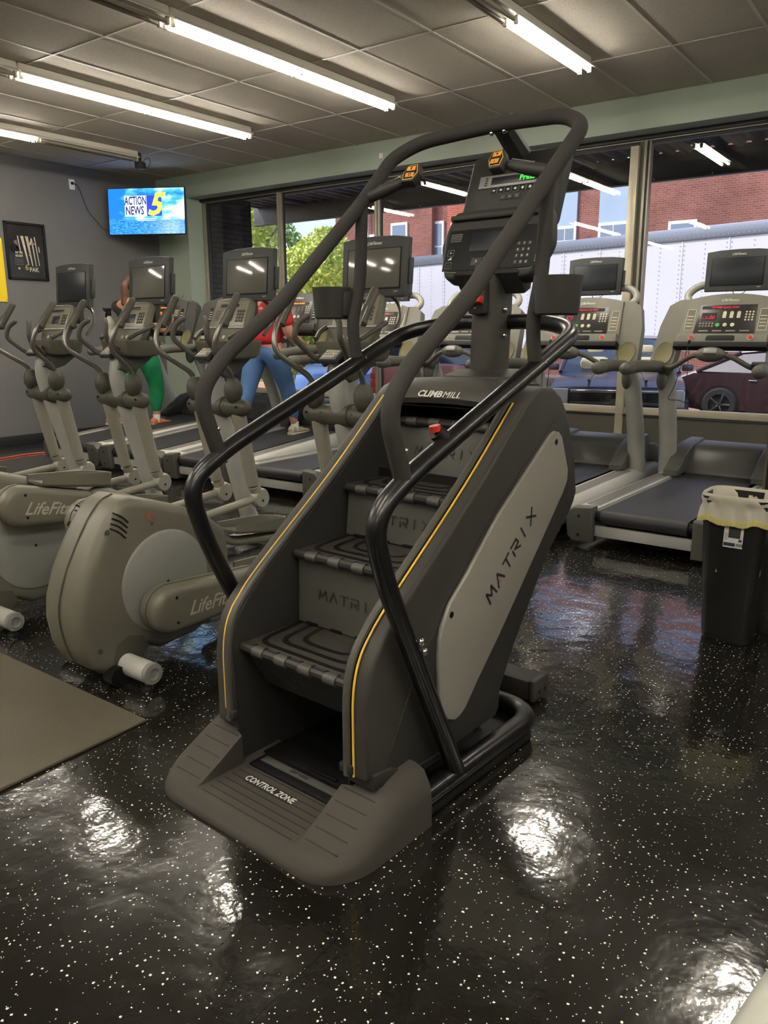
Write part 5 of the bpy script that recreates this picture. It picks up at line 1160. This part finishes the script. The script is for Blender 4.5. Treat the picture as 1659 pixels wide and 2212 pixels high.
def wheel(par, c, r, w, ax='y', rim=M_rimw, spokes=0):
    e = empty('wheel', c); e.parent = par
    if ax == 'x': e.rotation_euler = (0, 0, pi/2)
    B().lathe([(r*.62, -w/2), (r*.9, -w/2), (r, -w*.34), (r, w*.34), (r*.9, w/2), (r*.62, w/2)], ax='y', seg=32).make('tire', M_tyre, e)
    B().lathe([(.001, -w*.30), (r*.18, -w*.34), (r*.24, -w*.22), (r*.50, -w*.18), (r*.60, -w*.42), (r*.64, -w*.44), (r*.64, w*.3), (.001, w*.3)] if not spokes else [(.001, -w*.1), (r*.62, -w*.1), (r*.64, -w*.44), (r*.66, -w*.44), (r*.66, w*.3), (.001, w*.3)], ax='y', seg=32).make('rim', rim if not spokes else M_tyre, e)
    for k in range(spokes or 8):
        a = 2*pi*k/(spokes or 8)
        if spokes: B().box((cos(a)*r*.34, -w*.40, sin(a)*r*.34), (r*.56, w*.14, r*.10), .006, rot=Matrix.Rotation(-a, 4, 'Y')).make('wheel_spoke', M_chrome, e)
        else: B().ball((cos(a)*r*.36, -w*.2, sin(a)*r*.36), r*.05, seg=8).make('wheel_nut', M_tyre, e)
    return e
for x in (1.5, 2.75, 15.6): wheel(trl, (x, .25, .50), .50, .30)
B().box((2.1, .5, .80), (3.4, .3, .2), .03).make('axle_beam', M_void, trl)
B().box((2.1, .02, .86), (2.6, .03, .26), .01).make('mud_guard', M_void, trl)
for x in (5.5, 14.0): B().box((x, .35, zb/2), (.1, .1, zb), .01).make('landing_leg', M_trr, trl)
# --- vehicles
M_cgl = mat('car_glass', (58, 66, 76), .06, 0, .9, coat=.8)
M_tan = mat('cream_seat', (214, 206, 172), .7)
def car(pos, rz, label, cat, paint, Lc, Wc, Hc, prof, glassprof, wheels, wr, front, taper=.82, details=None):
    # local: car length along x (front = +x), width along y
    t = empty('car' if cat == 'car' else 'pickup_truck', pos, rz, label, cat)
    n_ = 11; rings = []
    for k in range(n_):
        u = -1+2*k/(n_-1); s = abs(u)
        rings.append([V((x*(1-.03*s**4), u*Wc/2*(1-.0*s)*(1-.10*max(0, (z-.75)/.9)), z*(1-.035*s**4) if z > .35 else z)) for x, z in prof])
    B().loft(rings).make('car_body', paint, t, smooth=35)
    # greenhouse with slanted sides
    gr = []
    for k in range(9):
        u = -1+2*k/8; gr.append([V((x, u*Wc/2*(.93 if j in (0, len(glassprof)-1) else taper), z+(-.02*abs(u)**3 if 0 < j < len(glassprof)-1 else 0))) for j, (x, z) in enumerate(glassprof)])
    B().loft(gr).make('greenhouse_glass', M_cgl, t, smooth=30)
    # roof skin and pillars
    top = glassprof[1:-1]; rf = []
    for k in range(9):
        u = -1+2*k/8; rf.append([V((x*.99+(.0), u*Wc/2*(taper+.012), z+.012-.02*abs(u)**3)) for x, z in top]+[V((x*.99, u*Wc/2*(taper+.005), z-.03-.02*abs(u)**3)) for x, z in top[::-1]])
    B().loft(rf).make('roof_skin', paint, t, smooth=40)
    for s in (-1, 1):
        a0, a1 = V((glassprof[0][0], s*Wc/2*.935, glassprof[0][1])), V((glassprof[1][0], s*Wc/2*(taper+.01), glassprof[1][1]))
        B().tube([a0, a1], .035, 8).make('pillar', paint, t)
        b0, b1 = V((glassprof[-1][0], s*Wc/2*.935, glassprof[-1][1])), V((glassprof[-2][0], s*Wc/2*(taper+.01), glassprof[-2][1])); B().tube([b0, b1], .045, 8).make('pillar', paint, t)
        mx_ = (glassprof[1][0]+glassprof[-2][0])/2; B().tube([(mx_, s*Wc/2*.945, glassprof[0][1]), (mx_, s*Wc/2*(taper+.012), glassprof[1][1])], .022, 8).make('pillar', M_void if True else paint, t)
        B().tube([(p[0], s*(Wc/2*.945 if j in (0, len(glassprof)-1) else Wc/2*(taper+.02)), p[1]) for j, p in enumerate(glassprof)], .011, 6).make('window_trim', M_chrome, t)
        for xh in (mx_+.62, mx_-.42): B().box((xh, s*Wc/2*.995, glassprof[0][1]-.13), (.16, .03, .03), .01).make('door_handle', M_chrome, t)
        for xh in (mx_-.02,): B().box((xh, s*(Wc/2-.0), glassprof[0][1]-.32), (.006, .012, .62)).make('door_gap', M_void, t)
        for xw in wheels:
            B().lathe([(wr*1.16, s*(Wc/2-.10)), (wr*1.16, s*(Wc/2+.002)), (.01, s*(Wc/2+.002))], (xw, 0, wr), 'y', 28).make('wheel_well', M_void, t)
            w = wheel(t, (xw, s*(Wc/2-.045), wr), wr, .21, spokes=5); w.rotation_euler = (0, 0, 0 if s < 0 else pi)
        B().box((mx_+1.0, s*(Wc/2+.10), glassprof[0][1]+.06), (.11, .18, .12), .03).make('side_mirror', paint, t)
    if details: details(t)
    return t
M_dkr = mat('dark_plum_car_paint', (58, 40, 42), .15, .1, .6, coat=1.0)
sed = [(-2.35, .28), (-2.42, .55), (-2.36, .86), (-2.05, .98), (-1.5, 1.0), (.9, .98), (1.5, .90), (2.15, .76), (2.38, .60), (2.40, .30), (1.9, .22), (-1.9, .22)]
sgl = [(1.0, .95), (.25, 1.36), (-.5, 1.42), (-1.15, 1.36), (-1.95, .98)]
def sd_det(t):
    for s in (-1, 1):
        B().box((-2.37, s*.68, .76), (.10, .36, .13), .03).make('tail_light', M_red, t); B().box((2.28, s*.62, .66), (.16, .36, .12), .03).make('head_light', M_white, t)
    B().box((-2.42, 0, .62), (.03, .50, .14), .01).make('license_plate', M_white, t)
car((-2.52, 17.9, GZ), R(3), 'shiny dark plum sedan parked side-on beyond the window, at right', 'car', M_dkr, 4.8, 1.84, 1.45, sed, sgl, (-1.45, 1.4), .335, 1, .76, sd_det)
M_suv = mat('dusky_violet_car_paint', (84, 76, 92), .3, .2, .5, coat=.4)
pk = [(-2.6, .50), (-2.62, .9), (-2.5, 1.12), (-1.0, 1.16), (.75, 1.14), (1.1, 1.16), (2.1, 1.08), (2.45, .98), (2.52, .80), (2.55, .45), (2.3, .32), (-2.3, .35)]
pgl = [(1.15, 1.13), (.35, 1.66), (-.4, 1.70), (-1.3, 1.68), (-1.75, 1.14)]
def pk_det(t):
    b = B()
    for z in (.92, .74, .56): B().box((2.555, 0, z), (.05, 1.35, .045), .012).make('grille_bar', M_chrome if z != .74 else M_rim, t)
    B().box((2.53, 0, .74), (.04, 1.40, .42), .02).make('grille_mesh', M_void, t)
    B().box((2.575, .30 if False else 0, .75), (.02, .16, .12), .02).make('front_badge_plate', M_rim, t)
    B().box((2.56, 0, .36), (.14, 1.86, .22), .04).make('front_bumper', M_rim, t); B().box((2.64, .0, .40), (.02, .42, .12), .006).make('plate_holder', M_void, t)
    for s in (-1, 1):
        B().box((2.48, s*.83, .82), (.14, .26, .26), .03).make('head_light', M_white, t); B().box((2.50, s*.83, .62), (.12, .24, .12), .02).make('turn_light', mat('amber_lens', (224, 120, 70), .3), t)
        B().tube([(1.1, s*.35, 1.165), (2.3, s*.42, 1.06)], .02, 8).make('hood_crease', M_suv, t)
        B().box((1.02-.10, s*.40, 1.22), (.30, .46, .30), .08).make('seat_back', M_tan, t); B().box((.62, s*.40, 1.47), (.10, .28, .18), .05).make('head_rest', M_tan, t)
car((-4.98, 14.02, GZ), R(-71), 'dusky violet pickup parked nose-in outside the window', 'car', M_suv, 5.2, 2.0, 1.7, pk, pgl, (-1.6, 1.75), .40, 1, .80, pk_det)
M_blu = mat('blue_car_paint', (70, 110, 172), .25, .3, .5, coat=.8)
car((-11.3, 14.6, GZ), R(-60), 'blue car parked nose-in beyond the left windows', 'car', M_blu, 5.2, 1.95, 1.7, pk, pgl, (-1.6, 1.75), .38, 1, .80, sd_det)
M_pnk = mat('pale_red_car_paint', (196, 128, 128), .3, .1, .5, coat=.6)
van = [(-2.3, .40), (-2.34, .9), (-2.3, 1.25), (-2.2, 1.28), (.9, 1.15), (1.4, 1.05), (2.1, .95), (2.3, .75), (2.3, .4), (2.0, .32), (-2.0, .32)]
vgl = [(1.2, 1.10), (.6, 1.58), (-.5, 1.64), (-1.9, 1.62), (-2.22, 1.26)]
def van_det(t):
    for s in (-1, 1):
        for k in range(4): B().box((-2.33, s*.80, .72+k*.12), (.06, .18, .10), .02).make('tail_light', mat('orange_tail_lens', (232, 92, 60), .3), t)
    B().box((-2.36, 0, .48), (.14, 1.7, .2), .04).make('rear_bumper', M_rim, t); B().box((-2.35, 0, .95), (.04, .40, .16), .01).make('license_plate', M_white, t)
car((-8.3, 13.3, GZ), R(115), 'pale red vehicle parked tail-in beyond the middle windows', 'car', M_pnk, 4.7, 1.85, 1.64, van, vgl, (-1.45, 1.4), .36, 1, .82, van_det)
# --- tree
M_leaf = mat('yellow_green_leaf', (196, 208, 104), .6, var=.3, vscale=.8)
M_bark = mat('bark', (112, 98, 84), .9, bump=.8, bscale=20)
def tree(pos, spread, z0, z1, nleaf, label, seed, lm_=M_leaf):
    t = empty('street_tree', pos, 0, label, 'tree'); r = random.Random(seed)
    B().tube(smoothpath([(0, 0, 0), (.1, 0, 1.2), (-.05, .1, 2.6), (.1, 0, z1*.75)], 5), [.19]*5+[.15]*5+[.11]*5+[.05], 10).make('trunk', M_bark, t)
    tips = []
    for k in range(16):
        a = r.uniform(0, 6.28); h = r.uniform(.8, z1*.75); q = V((cos(a)*spread[0]*r.uniform(.5, 1), sin(a)*spread[1]*r.uniform(.5, 1), h+r.uniform(.3, 1.2)))
        B().tube([(0, 0, h*.7), q*.5+V((0, 0, h*.35)), q], [.06, .04, .015], 6).make('branch', M_bark, t); tips.append(q)
    b = B()
    for i in range(nleaf):
        while True:
            p = V((r.uniform(-1, 1), r.uniform(-1, 1), r.uniform(-1, 1)))
            if p.length < 1 and p.length > .35: break
        c = V((p.x*spread[0], p.y*spread[1], (z0+z1)/2+p.z*(z1-z0)/2)); c += V((sin(c.z*3+c.x)*.25, cos(c.x*2.3)*.25, sin(c.x*2.9)*.25))
        n1 = V((r.uniform(-1, 1), r.uniform(-1, 1), r.uniform(-1, 1))).normalized(); n2 = n1.orthogonal().normalized(); s = r.uniform(.045, .10)
        b.add([c-n1*s, c-n2*s*.45, c+n1*s, c+n2*s*.45], [(0, 1, 2, 3)])
    b.make('foliage', lm_, t, smooth=0, kind='stuff', fix=False)
M_leaf2 = mat('deep_green_leaf', (120, 150, 80), .6, var=.3, vscale=.8)
tree((-15.6, 14.6, GZ), (1.9, 1.6), .5, 4.9, 26000, 'sunlit yellow-green tree filling the leftmost window', 11)
tree((-16.2, 18.6, GZ), (2.1, 1.6), .4, 4.6, 26000, 'leafy tree behind the second window beside the brick building', 12)
tree((-20.6, 20.8, GZ), (2.6, 2.0), .6, 6.3, 16000, 'darker tree farther back behind the leftmost window', 13, M_leaf2)
